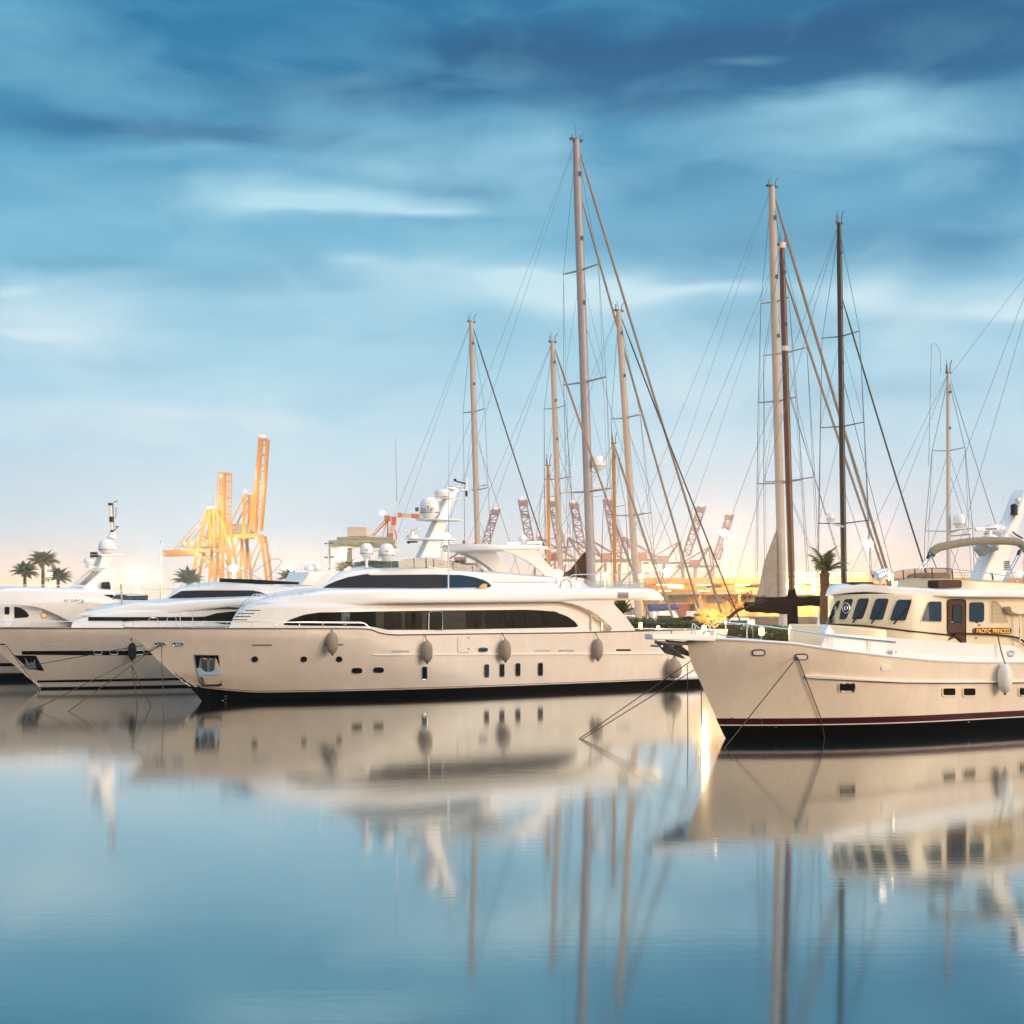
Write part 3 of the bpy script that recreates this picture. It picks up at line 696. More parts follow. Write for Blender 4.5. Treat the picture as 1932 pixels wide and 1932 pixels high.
# wing arches between bulwark and slab
arch = q(c4, (-20, 884), (-20, 893), (80, 889), (150, 892), (230, 905), (300, 925), (380, 960), (430, 992), (470, 1028), (510, 1062), (536, 1085), (540, 1095), (530, 1116), (722, 1112), (640, 1000), (566, 922), (555, 905), (556, 893), (566, 882), (300, 876))
for t_ in (3.32, -3.32):
    p = [A.L(A.at(x, y, 3.32)) for x, y in arch]; p = [Vector((v.x, -t_, v.z)) for v in p]
    MB().sheet(p, [Vector((v.x, v.y+(.12 if t_ > 0 else -.12), v.z)) for v in p]).build('wing_arch', M['gel'], A.o, smooth=False)
for x in (380, 462):
    a = A.at(*c4(x, 1112), 2.9); MB().tube([A.L(a), A.L((a.x, a.y, a.z+1.4 if x == 380 else a.z+1.0))], .035).build('grab_post', M['chrome'], A.o)
a = A.at(*c4(600, 1118), 3.1)
o = MB().box(A.L((a.x-3.2, 2.5, a.z+.02)), (.7, .4, .12)).build('deck_lamp', M['lamps'], A.o)
# aft bulwark and cockpit settee
A.band('aft_bulwark', q(c4, (720, 1096), (980, 1104), (1015, 1108)), q(c4, (720, 1122), (1015, 1118)), 3.0, M['dark'], off=0, th=.2)
# upper house
ut = [(604, 1110.5), (616, 1104), (630, 1096), (643, 1088), (658, 1081), (680, 1076), (705, 1073), (744, 1068.6), (769, 1067.5), (790, 1067.8), (819, 1070), (859, 1075), (911, 1078.6), (956, 1081), (1029, 1087.5), (1070, 1090.5), (1096, 1094), (1108, 1100), (1118, 1109)]
ub = [(604, 1113), (1118, 1113)]
o, wfU = A.tier('upper_house', ut, ub, 2.75, 8.0, M['gelw'], La=3, rt=.3, rb=.02, crown=.16, tum=.22, n=80)
gt = q(c2, (1222, 1098), (1270, 1070), (1320, 1048), (1400, 1022), (1500, 1004), (1546, 999))+q(c3, (100, 907), (700, 901), (900, 905), (1000, 921), (1080, 946), (1118, 970), (1128, 985))
gb = q(c2, (1222, 1103), (1546, 1104))+q(c3, (100, 1006), (700, 1003), (1000, 1000), (1118, 999), (1128, 990))
wfU2 = wfU
o = A.band('wheelhouse_window', gt, gb, wfU2, M['mesh'], off=.05, n=70)
A.patch('side_window', q(c3, (770, 908), (900, 910), (1000, 926), (1080, 951), (1112, 972), (1120, 986), (1110, 995), (775, 998)), wfU2, M['blueglass'], off=.09, parent=o)
A.patch('searchlight', q(c3, (1022, 1004), (1040, 980), (1062, 970), (1084, 974), (1082, 1000)), wfU, M['gold'], off=.2, th=.0)
A.band('moulding', q(c3, (1135, 958), (1640, 958)), q(c3, (1135, 961), (1640, 961)), wfU2, M['steel'], off=.03)
# smoked venturi screen
vt = q(c3, (445, 800), (455, 788), (485, 781), (520, 778), (650, 780), (760, 790), (850, 810), (1000, 840), (1075, 862))
vb = q(c3, (445, 838), (520, 836), (650, 842), (760, 853), (860, 866), (1000, 875), (1075, 880))
rg = []
for i in range(31):
    x = vt[0][0]+(vt[-1][0]-vt[0][0])*i/30; a = A.at(x, interp(vt, x), 2.05); z0 = A.at(x, interp(vb, x), 2.05).z-.08; rg.append((a, z0))
front = [(rg[0][0].x-.9*math.cos(g)**1.0, 2.05*math.sin(g), rg[0][0].z, rg[0][1]) for g in [(-PI/2)+PI*k/14 for k in range(15)]]
path = [(a.x, -a.y, a.z, z0) for a, z0 in rg[::-1]] + front[1:-1] + [(a.x, a.y, a.z, z0) for a, z0 in rg]
mb = MB(); vs = []; fs = []
for i, (sx, tt, zt, zb_) in enumerate(path):
    vs += [A.L((sx, tt*.99, zt)), A.L((sx, tt, zb_))]
    if i: fs.append((2*i-2, 2*i-1, 2*i+1, 2*i))
scr = mb.add(vs, fs).build('wind_screen', M['gglass'], A.o)
for i in range(0, len(path), 7):
    sx, tt, zt, zb_ = path[i]; MB().tube([A.L((sx, tt, zt)), A.L((sx, tt, zb_))], .02).build('screen_post', M['steel'], scr)
# radar mast
mast_o = q(c3, (596, 775), (625, 715), (655, 648), (690, 570), (722, 500), (760, 415), (800, 330), (835, 280), (868, 246), (886, 248), (868, 300), (842, 360), (822, 420), (802, 495), (785, 570), (768, 632), (752, 690), (746, 778))
mp = [A.L(A.at(x, y, .28)) for x, y in mast_o]
mst = MB().sheet(mp, [Vector((v.x, .28, v.z)) for v in mp]).build('radar_mast', M['gelw'], A.o, smooth=True, bevel=.09)
def plat(x0, x1, y, wd, th=.07):
    a, b_ = A.at(*c3(x0, y), 0), A.at(*c3(x1, y), 0)
    MB().lathe([(.42, -th/2), (.5, -th/4), (.5, th/4), (.42, th/2)], n=24).build('platform', M['gelw'], mst).matrix_local = Matrix.Translation(((a.x+b_.x)/2, 0, (a.z+b_.z)/2)) @ Matrix.Diagonal((b_.x-a.x, wd, 1, 1))
    return a, b_
plat(575, 895, 491, 2.0, .09); plat(495, 852, 637, 1.6, .09); plat(720, 890, 328, 1.0, .07); plat(808, 895, 241, .7, .06); plat(862, 982, 266, .5, .06)
a = A.at(*c3(665, 482), 0); r_ = 73*.25*A.W(a).y/F
dm = dome(mst, A.L(A.at(*c3(665, 480), 0)), r_, 165*.25*A.W(a).y/F)
text_mesh('lettering', 'eaTel', .32, M['blue'], dm, A.L(A.at(*c3(609, 408), 0))+Vector((.05, -r_*.86, 0)), (PI/2, 0, -.5))
a = A.at(*c3(765, 318), 0); MB().lathe([(.3, 0), (.42, .05), (.44, .25), (.36, .38), (.1, .42)], A.L(a), 20).build('flat_dome', M['gelw'], mst)
open_radar(A, mst, *c3(535, 566), 29, 2.6, 0, 'FURUNO', M['blue'], .17)
A.patch('floodlight', q(c3, (510, 648), (575, 648), (575, 660), (522, 662), (514, 668)), .2, M['dark'], off=0, th=.2, parent=mst)
MB().tube(A.pts(q(c3, (855, 185), (870, 198), (935, 215)), .1), .04).build('wind_vane', M['dark'], mst)
MB().tube(A.pts(q(c3, (855, 180), (862, 196)), .1), .07).build('wind_cup', M['dark'], mst)
o = MB().tube(A.pts(q(c3, (944, 262), (944, 172)), .1), .07).build('mast_light', M['gelw'], mst)
MB().tube(A.pts(q(c3, (944, 270), (944, 312)), .1), .06).build('lantern', M['dark'], mst)
o = MB().tube(A.pts(q(c3, (570, 395), (572, 425)), .3), .09).build('horn_light', M['dsteel'], mst)
# two small domes on the forward roof
for (x, y, r2) in ((190, 772, 50), (342, 790, 58)):
    t_ = .7; a = A.at(*c3(x, y), t_); k = .25*A.W(a).y/F
    d2 = dome(A.o, A.L(a), r2*k, r2*2.15*k, base=True)
    text_mesh('lettering', 'sea', .13, M['blue'], d2, A.L(a)+Vector((-r2*k*.5, -r2*k*.88, r2*k*1.1)), (PI/2, 0, -.5))
    zr = A.at(*c3(x, 850), t_).z
    MB().lathe([(r2*k*.35, 0), (r2*k*.22, .1), (r2*k*.25, a.z-zr)], A.L((a.x, a.y, zr)), 14).build('pedestal', M['gelw'], A.o)
MB().tube(A.pts(q(c3, (215, 790), (215, 725), (285, 722), (285, 790)), .8), .025).build('antenna_bracket', M['steel'], A.o)
# whip antennas
for (x0, y0, x1, y1, t_) in ((425, 740, 409, -140, 1.2), (808, 1008, 812, -100, 3.05)):
    a = A.at(*c3(x0, y0), t_); e = A.at(*c3(x1, y1), t_)
    mid = a + (e-a)*(.30 if x0 > 500 else .45)
    o = MB().tube([A.L(a), A.L(mid)], .035 if x0 > 500 else .025).build('antenna', M['gelw'], A.o); MB().tube([A.L(mid), A.L(e)], [.016, .008]).build('whip', M['steel'], o)
# hard top with curved legs
o, wfH = A.tier('hard_top', q(c3, (752, 704), (790, 694), (860, 682), (1000, 674), (1500, 678), (1560, 690), (1577, 702)), q(c3, (752, 716), (900, 716), (1500, 712), (1577, 710)), 2.3, 2.5, M['gelw'], La=1.5, rt=.1, rb=.06, crown=.08)
leg_n = q(c3, (1200, 712), (1475, 712), (1482, 735), (1510, 770), (1560, 820), (1620, 880), (1655, 915), (1545, 915), (1500, 875), (1450, 832), (1400, 798), (1350, 772), (1290, 745))
lp = [A.L(A.at(x, y, 2.2)) for x, y in leg_n]
for sg in (1, -1):
    l3 = [Vector((v.x, v.y*sg, v.z)) for v in lp]
    MB().sheet(l3, [Vector((v.x, v.y+.12*sg, v.z)) for v in l3]).build('hard_top_leg', M['gel'], A.o, smooth=False)
lf_ = q(c3, (840, 716), (1155, 722), (1170, 755), (1200, 810), (1230, 856), (1252, 888), (1150, 884), (1110, 850), (1060, 812), (1000, 772), (920, 738))
lp = [A.L(A.at(x, y, -1.6)) for x, y in lf_]
MB().sheet(lp, [Vector((v.x, v.y-.12, v.z)) for v in lp]).build('hard_top_leg', M['gel'], A.o, smooth=False)
a = A.at(*c3(1367, 655), 0); d3 = dome(A.o, A.L(a), .82*30*.25*A.W(a).y/F*1.2, 58*.25*A.W(a).y/F, base=False)
for x0, x1, y in ((1245, 1340, 668), (1395, 1515, 660)):
    a, b_ = A.at(*c3(x0, y), .2), A.at(*c3(x1, y), .2); MB().bar(A.L(a), A.L(b_), .12, .16).build('life_jacket_box', M['gelw'], A.o, bevel=.04)
MB().tube(A.pts(q(c3, (925, 672), (925, 645)), .6), .07).build('red_lantern', M['redp'], A.o)
# aft rail, glass panels, liferaft
line = q(c4, (215, 712), (232, 696), (255, 686), (825, 682)); bs = q(c4, (200, 786), (830, 788))
railing(A, line, bs, [c4(x, 0)[0] for x in (262, 460, 570, 680, 806)], 2.9, r=.028, name='aft_rail')
A.patch('glass_panel', q(c4, (345, 732), (560, 738), (560, 786), (390, 786)), 2.86, M['pglass'], off=0, th=.015)
A.patch('glass_panel', q(c4, (575, 738), (800, 742), (800, 786), (575, 786)), 2.86, M['pglass'], off=0, th=.015)
a, b_ = A.at(*c4(104, 752), 2.5), A.at(*c4(220, 752), 2.5); rr = 38*.25*A.W(a).y/F; dx = (b_-a).normalized()
lr = MB().lathe([(rr*.6, 0), (rr*.95, .08), (rr, .2), (rr, (b_-a).length-.2), (rr*.95, (b_-a).length-.08), (rr*.6, (b_-a).length)], A.L(a), 22, axis=A.L(dx)).build('life_raft', M['gelw'], A.o)
MB().tube(A.pts(q(c4, (125, 790), (130, 745), (175, 715), (205, 745), (212, 785)), 2.5, rr*1.02), .018).build('strap', M['dsteel'], lr)
# bow rail
line = q(c2, (-128, 1360), (-115, 1326), (0, 1322), (700, 1327), (1495, 1331), (1515, 1340), (1545, 1366))
railing(A, line, [(230, 1186), (700, 1187)], [c2(x, 0)[0] for x in (-60, 114, 264, 340, 425, 476, 576, 742, 907, 1068, 1226, 1380)], lambda s_, z=0: max(.02, hA(s_, 3.2)-.12), r=.025, name='bow_rail')
for x0, x1, yt in ((170, 230, 1292), (258, 343, 1257), (47, 105, 1297)):
    MB().tube(A.pts(q(c2, (x0, 1366), (x0, yt+10), (x0+8, yt), (x1-8, yt), (x1, yt+10), (x1, 1366)), .4), .016).build('deck_hoop', M['chrome'], A.o)
# roof rails
railing(A, q(c2, (782, 1178), (780, 1158), (800, 1148), (900, 1128), (1060, 1104), (1172, 1104)), q(c2, (780, 1194), (900, 1175), (1100, 1136), (1180, 1128)), [c2(x, 0)[0] for x in (790, 850, 917, 1040, 1085, 1178)], 1.5, r=.018, name='roof_rail')
# fenders
gf = 'fenders hanging along the central yacht'
TF = lambda s_, z=0: hA(s_, z)
fender(A, c2(1288, 1378), c2(1292, 1472), 21, 44, TF, M['fender'], 'taupe fender nearest the bow of the central yacht, below its bow rail', gf)
fender(A, c3(628, 1350), c3(647, 1487), 21, 43, TF, M['fender'], 'taupe fender hanging below the chrome door frame of the central yacht', gf)
fender(A, c3(1215, 1340), c3(1238, 1477), 21, 43, TF, M['fender'], 'taupe fender hanging above the row of tall ports amidships', gf)
fender(A, c4(414, 1115), c4(435, 1255), 19, 42, TF, M['fender'], 'taupe fender hanging aft beneath the curved wing arch', gf)
fender(A, c4(990, 1110), c4(1010, 1390), 29, 41, TF, M['fender'], 'round drop-shaped taupe fender at the stern of the central yacht above its swim platform', gf, round_=True)

# ------------------------------------------------------------------ the second yacht, black stripes, behind on the left
S = Boat(80, 78.8, 36, 'motor_yacht', 'white motor yacht with black hull stripes and black wheelhouse windows, left behind the central yacht')
stemS = [(-62, 1185)] + [(0, 1232), (26, 1254), (50, 1276), (80, 1301)] + [(88, 1308)]
S.hull(stemS, [(-50, 1185), (0, 1185.4), (200, 1185.6), (440, 1186), (700, 1186), (1000, 1186)], 27.5, 3.3, M['hullb'], Le=11, knuckle=q(c1, (325, 1412), (500, 1435), (800, 1470), (1300, 1490)), transom=-.3, flare=.09, kslope=.6)
TS = lambda s_, z=0: S.hb(s_, z)
S.skin('boot_stripe', lambda s_: .10, lambda s_: -.6, -99, 27, M['black'])
S.band('boot_line', q(c1, (282, 1486), (700, 1478), (1370, 1466), (2600, 1440)), q(c1, (300, 1502), (700, 1497), (1390, 1484), (2600, 1456)), TS, M['black'])
S.band('hull_stripe', q(c1, (165, 1264), (600, 1262), (2400, 1262)), q(c1, (212, 1292), (600, 1296), (2400, 1292)), TS, M['black'])
gun(S, 'gunwale_cap', .04, M['dsteel'], S.at(-62, 1185, 0).x+.02, 26.5)
for x, y in ((740, 1275), (860, 1275), (1055, 1275)):
    slug(S, 'oval_port', *c1(x, y), 15.5, 8, TS, M['glass'])
for x, y, w_ in ((375, 1216, 34), (890, 1210, 34)):
    cx, cy = c1(x, y); S.patch('vent_slot', rrect(cx-w_/2, cy-1.4, cx+w_/2, cy+1.4), TS, M['chrome'])
slug(S, 'fairlead', *c1(22, 1216), 13, 4.5, TS, M['dark'])
pk = q(c1, (107, 1296), (272, 1299), (334, 1414), (214, 1396))
o = S.patch('anchor_pocket', pk, TS, M['panel'], off=.02, th=.1)
an = S.patch('anchor', q(c1, (190, 1312), (225, 1362), (232, 1345), (245, 1345), (250, 1362), (262, 1322), (276, 1396), (205, 1392)), TS, M['steel'], off=.12, th=.1, parent=o)
o, wS = S.tier('deck_house', q(c1, (540, 1068), (570, 1038), (640, 1020), (700, 1003), (800, 980), (900, 962), (1300, 940))+q(c2, (700, 1240), (900, 1240)), q(c1, (540, 1090), (1300, 1090))+q(c2, (900, 1372)), 2.75, 7, M['gelw'], rt=.2, rb=.02)
S.band('window_band', q(c1, (668, 1006), (900, 1008), (1500, 1006))+q(c2, (430, 1290), (500, 1267), (600, 1256), (760, 1250)), q(c1, (668, 1040), (900, 1041), (1500, 1040))+q(c2, (430, 1318), (560, 1342), (620, 1342), (760, 1342)), wS, M['glass'], off=.03)
o, wS2 = S.tier('upper_deck', q(c1, (586, 988), (640, 978), (760, 955), (900, 925), (1040, 896))+q(c2, (150, 1197), (300, 1180), (620, 1166), (860, 1150), (1100, 1145)), q(c1, (586, 993), (700, 1004), (900, 1006), (1300, 985))+q(c2, (250, 1262), (600, 1224), (900, 1215), (1100, 1210)), 3.2, 8.5, M['gelw'], rt=.3, rb=.1)
o, wS3 = S.tier('upper_house', q(c2, (140, 1192), (200, 1150), (265, 1104), (300, 1098), (400, 1086), (550, 1066), (700, 1066), (900, 1080), (1100, 1095)), q(c2, (140, 1198), (1100, 1198)), 2.7, 7, M['gelw'], rt=.2, rb=.02, tum=.15)
S.band('wheelhouse_window', q(c2, (142, 1190), (200, 1152), (268, 1116), (400, 1112), (750, 1112), (810, 1125), (866, 1150)), q(c2, (142, 1196), (290, 1196), (600, 1166), (866, 1153)), wS3, M['mesh'], off=.03)
S.band('wind_screen', q(c2, (527, 1030), (600, 1031), (800, 1040), (1065, 1056)), q(c2, (545, 1056), (700, 1064), (800, 1070), (1075, 1071)), 2.0, M['glass'], off=0, th=.05)
railing(S, q(c2, (260, 1090), (270, 1076), (520, 1050), (640, 1046), (670, 1064)), q(c2, (260, 1102), (550, 1068), (700, 1068)), [c2(x, 0)[0] for x in (300, 385, 455, 525)], 1.8, r=.018, name='roof_rail')
# its radar arch, further aft
mp = [S.L(S.at(x, y, 1.3)) for x, y in q(c2, (1075, 1075), (1120, 1020), (1135, 985), (1260, 985), (1220, 1030), (1170, 1082))]
ar = MB().sheet(mp, [Vector((v.x, 1.3, v.z)) for v in mp]).build('radar_arch', M['gelw'], S.o, bevel=.05)
open_radar(S, ar, *c2(1135, 923), 34, 0, 0, None, None, 0)
a = S.at(*c2(1188, 983), .2); dome(ar, S.L(a), 26*.2778*S.W(a).y/F, 50*.2778*S.W(a).y/F, base=False)
# hoop rails over the flybridge
MB().tube(S.pts(q(c2, (826, 1082), (826, 1050), (760, 1010), (600, 940), (560, 925), (540, 925), (540, 945), (575, 975)), 1.2), .02).build('bimini_frame', M['steel'], S.o)
MB().tube(S.pts(q(c2, (826, 1050), (930, 945), (948, 915), (930, 898), (880, 900), (845, 925), (740, 1000)), 1.2), .02).build('bimini_frame', M['steel'], S.o)
for x0, y0, x1, y1 in ((905, 900, 945, 770), (860, 860, 880, 790), (1218, 960, 1210, 700), (1228, 985, 1228, 800), (1270, 960, 1255, 690)):
    MB().tube(S.pts([c2(x0, y0), c2(x1, y1)], .5), [.03, .01]).build('antenna', M['gelw'], S.o)
MB().tube(S.pts(q(c2, (1272, 975), (1272, 790)), .3), .05).build('light_mast', M['steel'], S.o)
for y in (790, 885):
    o = MB().tube(S.pts(q(c2, (1240, y+4), (1300, y)), .3), .045).build('light_bracket', M['dsteel'], S.o)
fender(S, c1(991, 1165), c1(998, 1270), 14.5, 37, TS, M['fenderb'], 'black pointed fender hanging on the striped yacht at far left', None)
railing(S, q(c1, (-60, 1040), (920, 1040), (925, 1075)), q(c1, (-60, 1088), (925, 1088)), [c1(x, 0)[0] for x in (97, 240, 318, 422)], lambda s_, z=0: max(.02, S.hb(s_, 3)-.1), name='bow_rail')
MB().tube(S.pts(q(c1, (927, 1040), (912, 760)), 1.0), .05).build('jack_staff', M['mbeige'], S.o)

# ------------------------------------------------------------------ third yacht, far left
K = Boat(-150, 88.0, 36, 'motor_yacht', 'white motor yacht at the far left with ALASKA lettered on its upper deck')
K.hull([(-310, 1184), (-250, 1210), (-180, 1262), (-150, 1284), (-140, 1290)], [(-290, 1184), (0, 1185), (300, 1186), (700, 1187)], 30, 3.5, M['hullb'], Le=11, transom=-.3)
TK = lambda s_, z=0: K.hb(s_, z)
K.skin('boot_stripe', lambda s_: .38, lambda s_: -.6, -99, 29.5, M['black'])
K.skin('hull_stripe', lambda s_: 1.0, lambda s_: .8, 1, 29, M['black'])
o, wK = K.tier('deck_house', q(c1, (-420, 1070), (-300, 960), (-200, 915), (0, 905), (1000, 905)), q(c1, (-420, 1092), (1000, 1092)), 2.75, 6, M['gel'], rt=.2, rb=.02)
K.patch('door', rrect(*c1(25, 922), *c1(98, 1076)), wK, M['gelw'], off=.03)
K.patch('door_window', rrect(*c1(36, 930), *c1(72, 988)), wK, M['glass'], off=.07)
K.patch('saloon_window', q(c1, (107, 930), (150, 935), (185, 955), (210, 980), (220, 998), (205, 1010), (110, 1016)), wK, M['glass'], off=.03)
o = K.patch('porthole', ellipse(*c1(331, 992), 5.6, 5.2), wK, M['gold'], off=.03); frame_ring(K, 'rim', ellipse(*c1(331, 992), 5.6, 5.2), wK, M['chrome'], .03, o)
o, wK2 = K.tier('upper_deck', q(c1, (-460, 880), (-350, 840), (-200, 815), (0, 803), (60, 790), (150, 784), (500, 795), (640, 797), (860, 800), (880, 835), (1120, 842)), q(c1, (-460, 890), (-300, 905), (0, 912), (150, 915), (300, 915), (1120, 920)), 3.45, 9, M['gelw'], rt=.35, rb=.1, tum=.25)
wing = q(c1, (0, 905), (0, 912), (150, 915), (250, 925), (330, 945), (420, 985), (500, 1025), (545, 1046), (560, 1096), (1150, 1096), (1150, 900), (600, 890))
mp = [K.L(K.at(x, y, 3.42)) for x, y in wing]
MB().sheet(mp, [Vector((v.x, v.y+.2, v.z)) for v in mp]).build('wing_panel', M['gel'], K.o, smooth=False)
K.patch('wing_window', q(c1, (640, 955), (655, 944), (840, 944), (840, 972), (650, 972)), 3.42, M['steel'], off=.02, th=.02)
K.band('vent_window', q(c1, (782, 839), (1115, 840)), q(c1, (782, 841), (840, 862), (920, 878), (1115, 880)), wK2, M['glass'], off=.03)
for x in (850, 918, 980, 1042, 1100):
    MB().tube(K.pts(q(c1, (x, 842), (x, 876)), wK2, .06), .025).build('mullion', M['steel'], K.o)
for y in (848, 858, 868):
    MB().tube(K.pts(q(c1, (850, y), (1112, y)), wK2, .06), .015).build('louvre', M['steel'], K.o)
text_on(K, 'ship_name', 'ALASKA', M['silver'], K.o, c1(471, 0)[0], c1(630, 0)[0], c1(0, 889)[1], 7.6, wK2, off=.07, shear=.3, space=1.15, bold=.02, ext=.02)
fin = q(c1, (614, 800), (700, 722), (772, 660), (800, 640), (872, 638), (868, 825), (800, 825), (800, 800))
mp = [K.L(K.at(x, y, 1.6)) for x, y in fin]
fn = MB().sheet(mp, [Vector((v.x, v.y+.3, v.z)) for v in mp]).build('mast_fin', M['gelw'], K.o, bevel=.05)
mp = [Vector((v.x, v.y+2.4, v.z)) for v in mp]
MB().sheet(mp, [Vector((v.x, v.y+.3, v.z)) for v in mp]).build('mast_fin', M['gel'], K.o, bevel=.05)
K.patch('tilted_panel', q(c1, (600, 762), (700, 660), (775, 657), (640, 775)), -.8, M['steel'], off=0, th=.1)
mp = [K.L(K.at(x, y, .5)) for x, y in q(c1, (735, 640), (755, 600), (770, 545), (852, 545), (828, 640))]
col = MB().sheet(mp, [Vector((v.x, .5, v.z)) for v in mp]).build('mast_column', M['gel'], K.o, bevel=.08)
a, b_ = K.at(*c1(735, 542), 0), K.at(*c1(897, 536), 0); MB().bar(K.L(a), K.L(b_), 1.2, .08).build('platform', M['gelw'], col)
a = K.at(*c1(805, 530), 0); dome(K.o, K.L(a), 62*.25*K.W(a).y/F, 112*.25*K.W(a).y/F, base=True)
a, b_ = K.at(*c1(655, 630), 0), K.at(*c1(760, 632), 0); MB().bar(K.L(a), K.L(b_), .6, .06).build('platform', M['gelw'], col)
a = K.at(*c1(674, 628), 0); MB().lathe([(.1, 0), (.15, .06), (.33, .25), (.36, .38), (.3, .5), (.12, .6)], K.L(a), 18).build('small_dome', M['gelw'], col)
MB().bar(K.L(K.at(*c1(650, 576), 0)), K.L(K.at(*c1(706, 578), 0)), .2, .15).build('radar_scanner', M['dark'], col)
for x, y0, y1 in ((709, 518, 536), (709, 540, 556)): MB().tube(K.pts(q(c1, (x, y0), (x, y1)), .2), .24).build('lantern', M['dark'], col)
pl_ = MB().tube(K.pts(q(c1, (842, 415), (855, 360)), 0), [.3, .14]).build('pole_foot', M['gelw'], K.o)
MB().tube(K.pts(q(c1, (848, 370), (832, 150)), 0), .09).build('light_mast', M['gelw'], K.o)
for y0, y1, x in ((147, 165, 832), (250, 290, 841), (352, 366, 848)): MB().tube(K.pts(q(c1, (x, y0), (x, y1)), 0.02), .14).build('lantern', M['dark'], K.o)
MB().tube(K.pts(q(c1, (858, 365), (850, 148), (875, 135), (888, 132)), 0), .05).build('whip', M['steel'], K.o)
MB().tube(K.pts(q(c1, (862, 262), (877, 240), (875, 180)), 0), .03).build('whip', M['steel'], K.o)
MB().tube(K.pts(q(c1, (860, 358), (882, 335), (884, 322)), 0), [.03, .03, .12]).build('wind_cup', M['dsteel'], K.o)
for y in (772, 800): MB().tube(K.pts(q(c1, (778, y+4), (822, y)), 1.9), .3).build('loud_hailer', M['dark'], K.o)
railing(K, q(c1, (145, 757), (160, 766), (640, 770)), q(c1, (145, 782), (640, 797)), [c1(x, 0)[0] for x in (150, 270, 400, 520)], 2.2, r=.03, name='roof_rail', m=M['gelw'])
railing(K, q(c1, (860, 796), (1360, 796)), q(c1, (860, 830), (1360, 835)), [c1(x, 0)[0] for x in (905, 990, 1095)], 2.6, r=.02, name='aft_rail')
railing(K, q(c1, (-100, 1036), (520, 1042)), q(c1, (-100, 1085), (520, 1085)), [c1(x, 0)[0] for x in (10, 97, 240, 318)], 3.3, r=.02, name='side_rail')

# ------------------------------------------------------------------ the trawler yacht on the right
B = Boat(1369, 49.2, 30, 'trawler_yacht', 'ivory trawler yacht on the right with maroon waterline stripe and teak name board')
stemB = [(1296, 1203), (1297, 1212), (1300, 1237), (1307, 1257), (1320, 1284), (1345, 1340), (1369, 1393)]
sheerB = [(1314, 1199.7)] + q(c5, (0, 1062), (350, 1085), (700, 1135), (1000, 1170), (1300, 1200), (1550, 1212), (1932, 1213)) + [(2100, 1249)]
B.hull(stemB, sheerB, 19.5, 2.7, M['hullp'], Le=6.2, transom=-.1, flare=.12, pw=2.4, entry_wl=1.5)
TB = lambda s_, z=0: B.hb(s_, z)
B.skin('boot_stripe', lambda s_: .44, lambda s_: -.6, -99, 19.3, M['black'])
B.skin('maroon_stripe', lambda s_: .68, lambda s_: .47, -99, 19.3, M['maroon'], off=.014)
B.skin('white_line', lambda s_: .47, lambda s_: .435, -99, 19.3, M['gel'], off=.018, rows=2)
gun(B, 'gunwale_cap', .055, M['gelw'], B.at(1300, 1202, 0).x+.1, 19, dz=.0)
# rubbing strake: white bead over a dark insert
B.band('rubbing_strake', q(c5, (444, 1306), (470, 1303), (800, 1326), (1100, 1342), (1400, 1346), (2100, 1340)), q(c5, (444, 1318), (480, 1322), (800, 1337), (1100, 1351), (1400, 1353), (2100, 1348)), TB, M['gelw'], off=.10, th=.06)
B.band('strake_insert', q(c5, (478, 1321), (800, 1337), (1100, 1351), (1400, 1353), (2100, 1348)), q(c5, (478, 1325), (800, 1343), (1100, 1357), (1400, 1359), (2100, 1354)), TB, M['blueglass'], off=.085, th=.05)
for x0, x1, y0, y1 in ((676, 774, 1361, 1407), (1380, 1460, 1391, 1437), (1518, 1596, 1391, 1438), (1897, 1990, 1390, 1436)):
    a, e = c5(x0-8, y0-7), c5(x1+18, y1+12); l = rrect(a[0], a[1], e[0], e[1])
    o = B.patch('port_surround', l, TB, M['hullp'], off=.035, th=.05, bevel=.02)
    a, e = c5(x0, y0), c5(x1, y1); B.patch('port_glass', rrect(a[0], a[1], e[0], e[1]), TB, M['glass'], off=.045, parent=o)
for x, y in ((130, 1149), (419, 1178)):
    cx, cy = c5(x, y); o = B.patch('fairlead', ellipse(cx, cy, 10.5, 4.6, 22, 3.5), TB, M['gelw'], off=.03)  # sky reflection in the chrome painted as a white patch
    frame_ring(B, 'rim', ellipse(cx, cy, 11.5, 5.2, 22, 3.5), TB, M['dark'], .022, o)
B.patch('vent_plate', q(c5, (960, 1270), (962, 1245), (972, 1236), (1016, 1236), (1026, 1245), (1026, 1270)), TB, M['gelw'], off=.04)
mb = MB()
cx, cy = c5(151, 1608); pc = B.pts([(cx, cy)], TB, .014)[0]
for k in range(3):
    an = k*2*PI/3+.6
    f = [pc+Vector((math.cos(an+d)*r_, 0, math.sin(an+d)*r_)) for d, r_ in ((0, .01), (-.5, .07), (-.2, .13), (.35, .12), (.2, .05))]
    mb.sheet(f, [v+Vector((0, .01, 0)) for v in f])
mb.build('propeller_mark', M['dark'], B.o)
MB().tube(B.pts(q(c4, (1440, 1765), (1452, 1770), (1448, 1780), (1436, 1788), (1436, 1797), (1456, 1799)), TB, .014), .012, 5).build('thruster_mark', M['dark'], B.o)
for x, y in ((247, 1656), (1553, 1620)):
    cx, cy = c5(x, y); B.patch('zinc', ellipse(cx, cy, 1.4, .8), TB, M['steel'], off=.03)
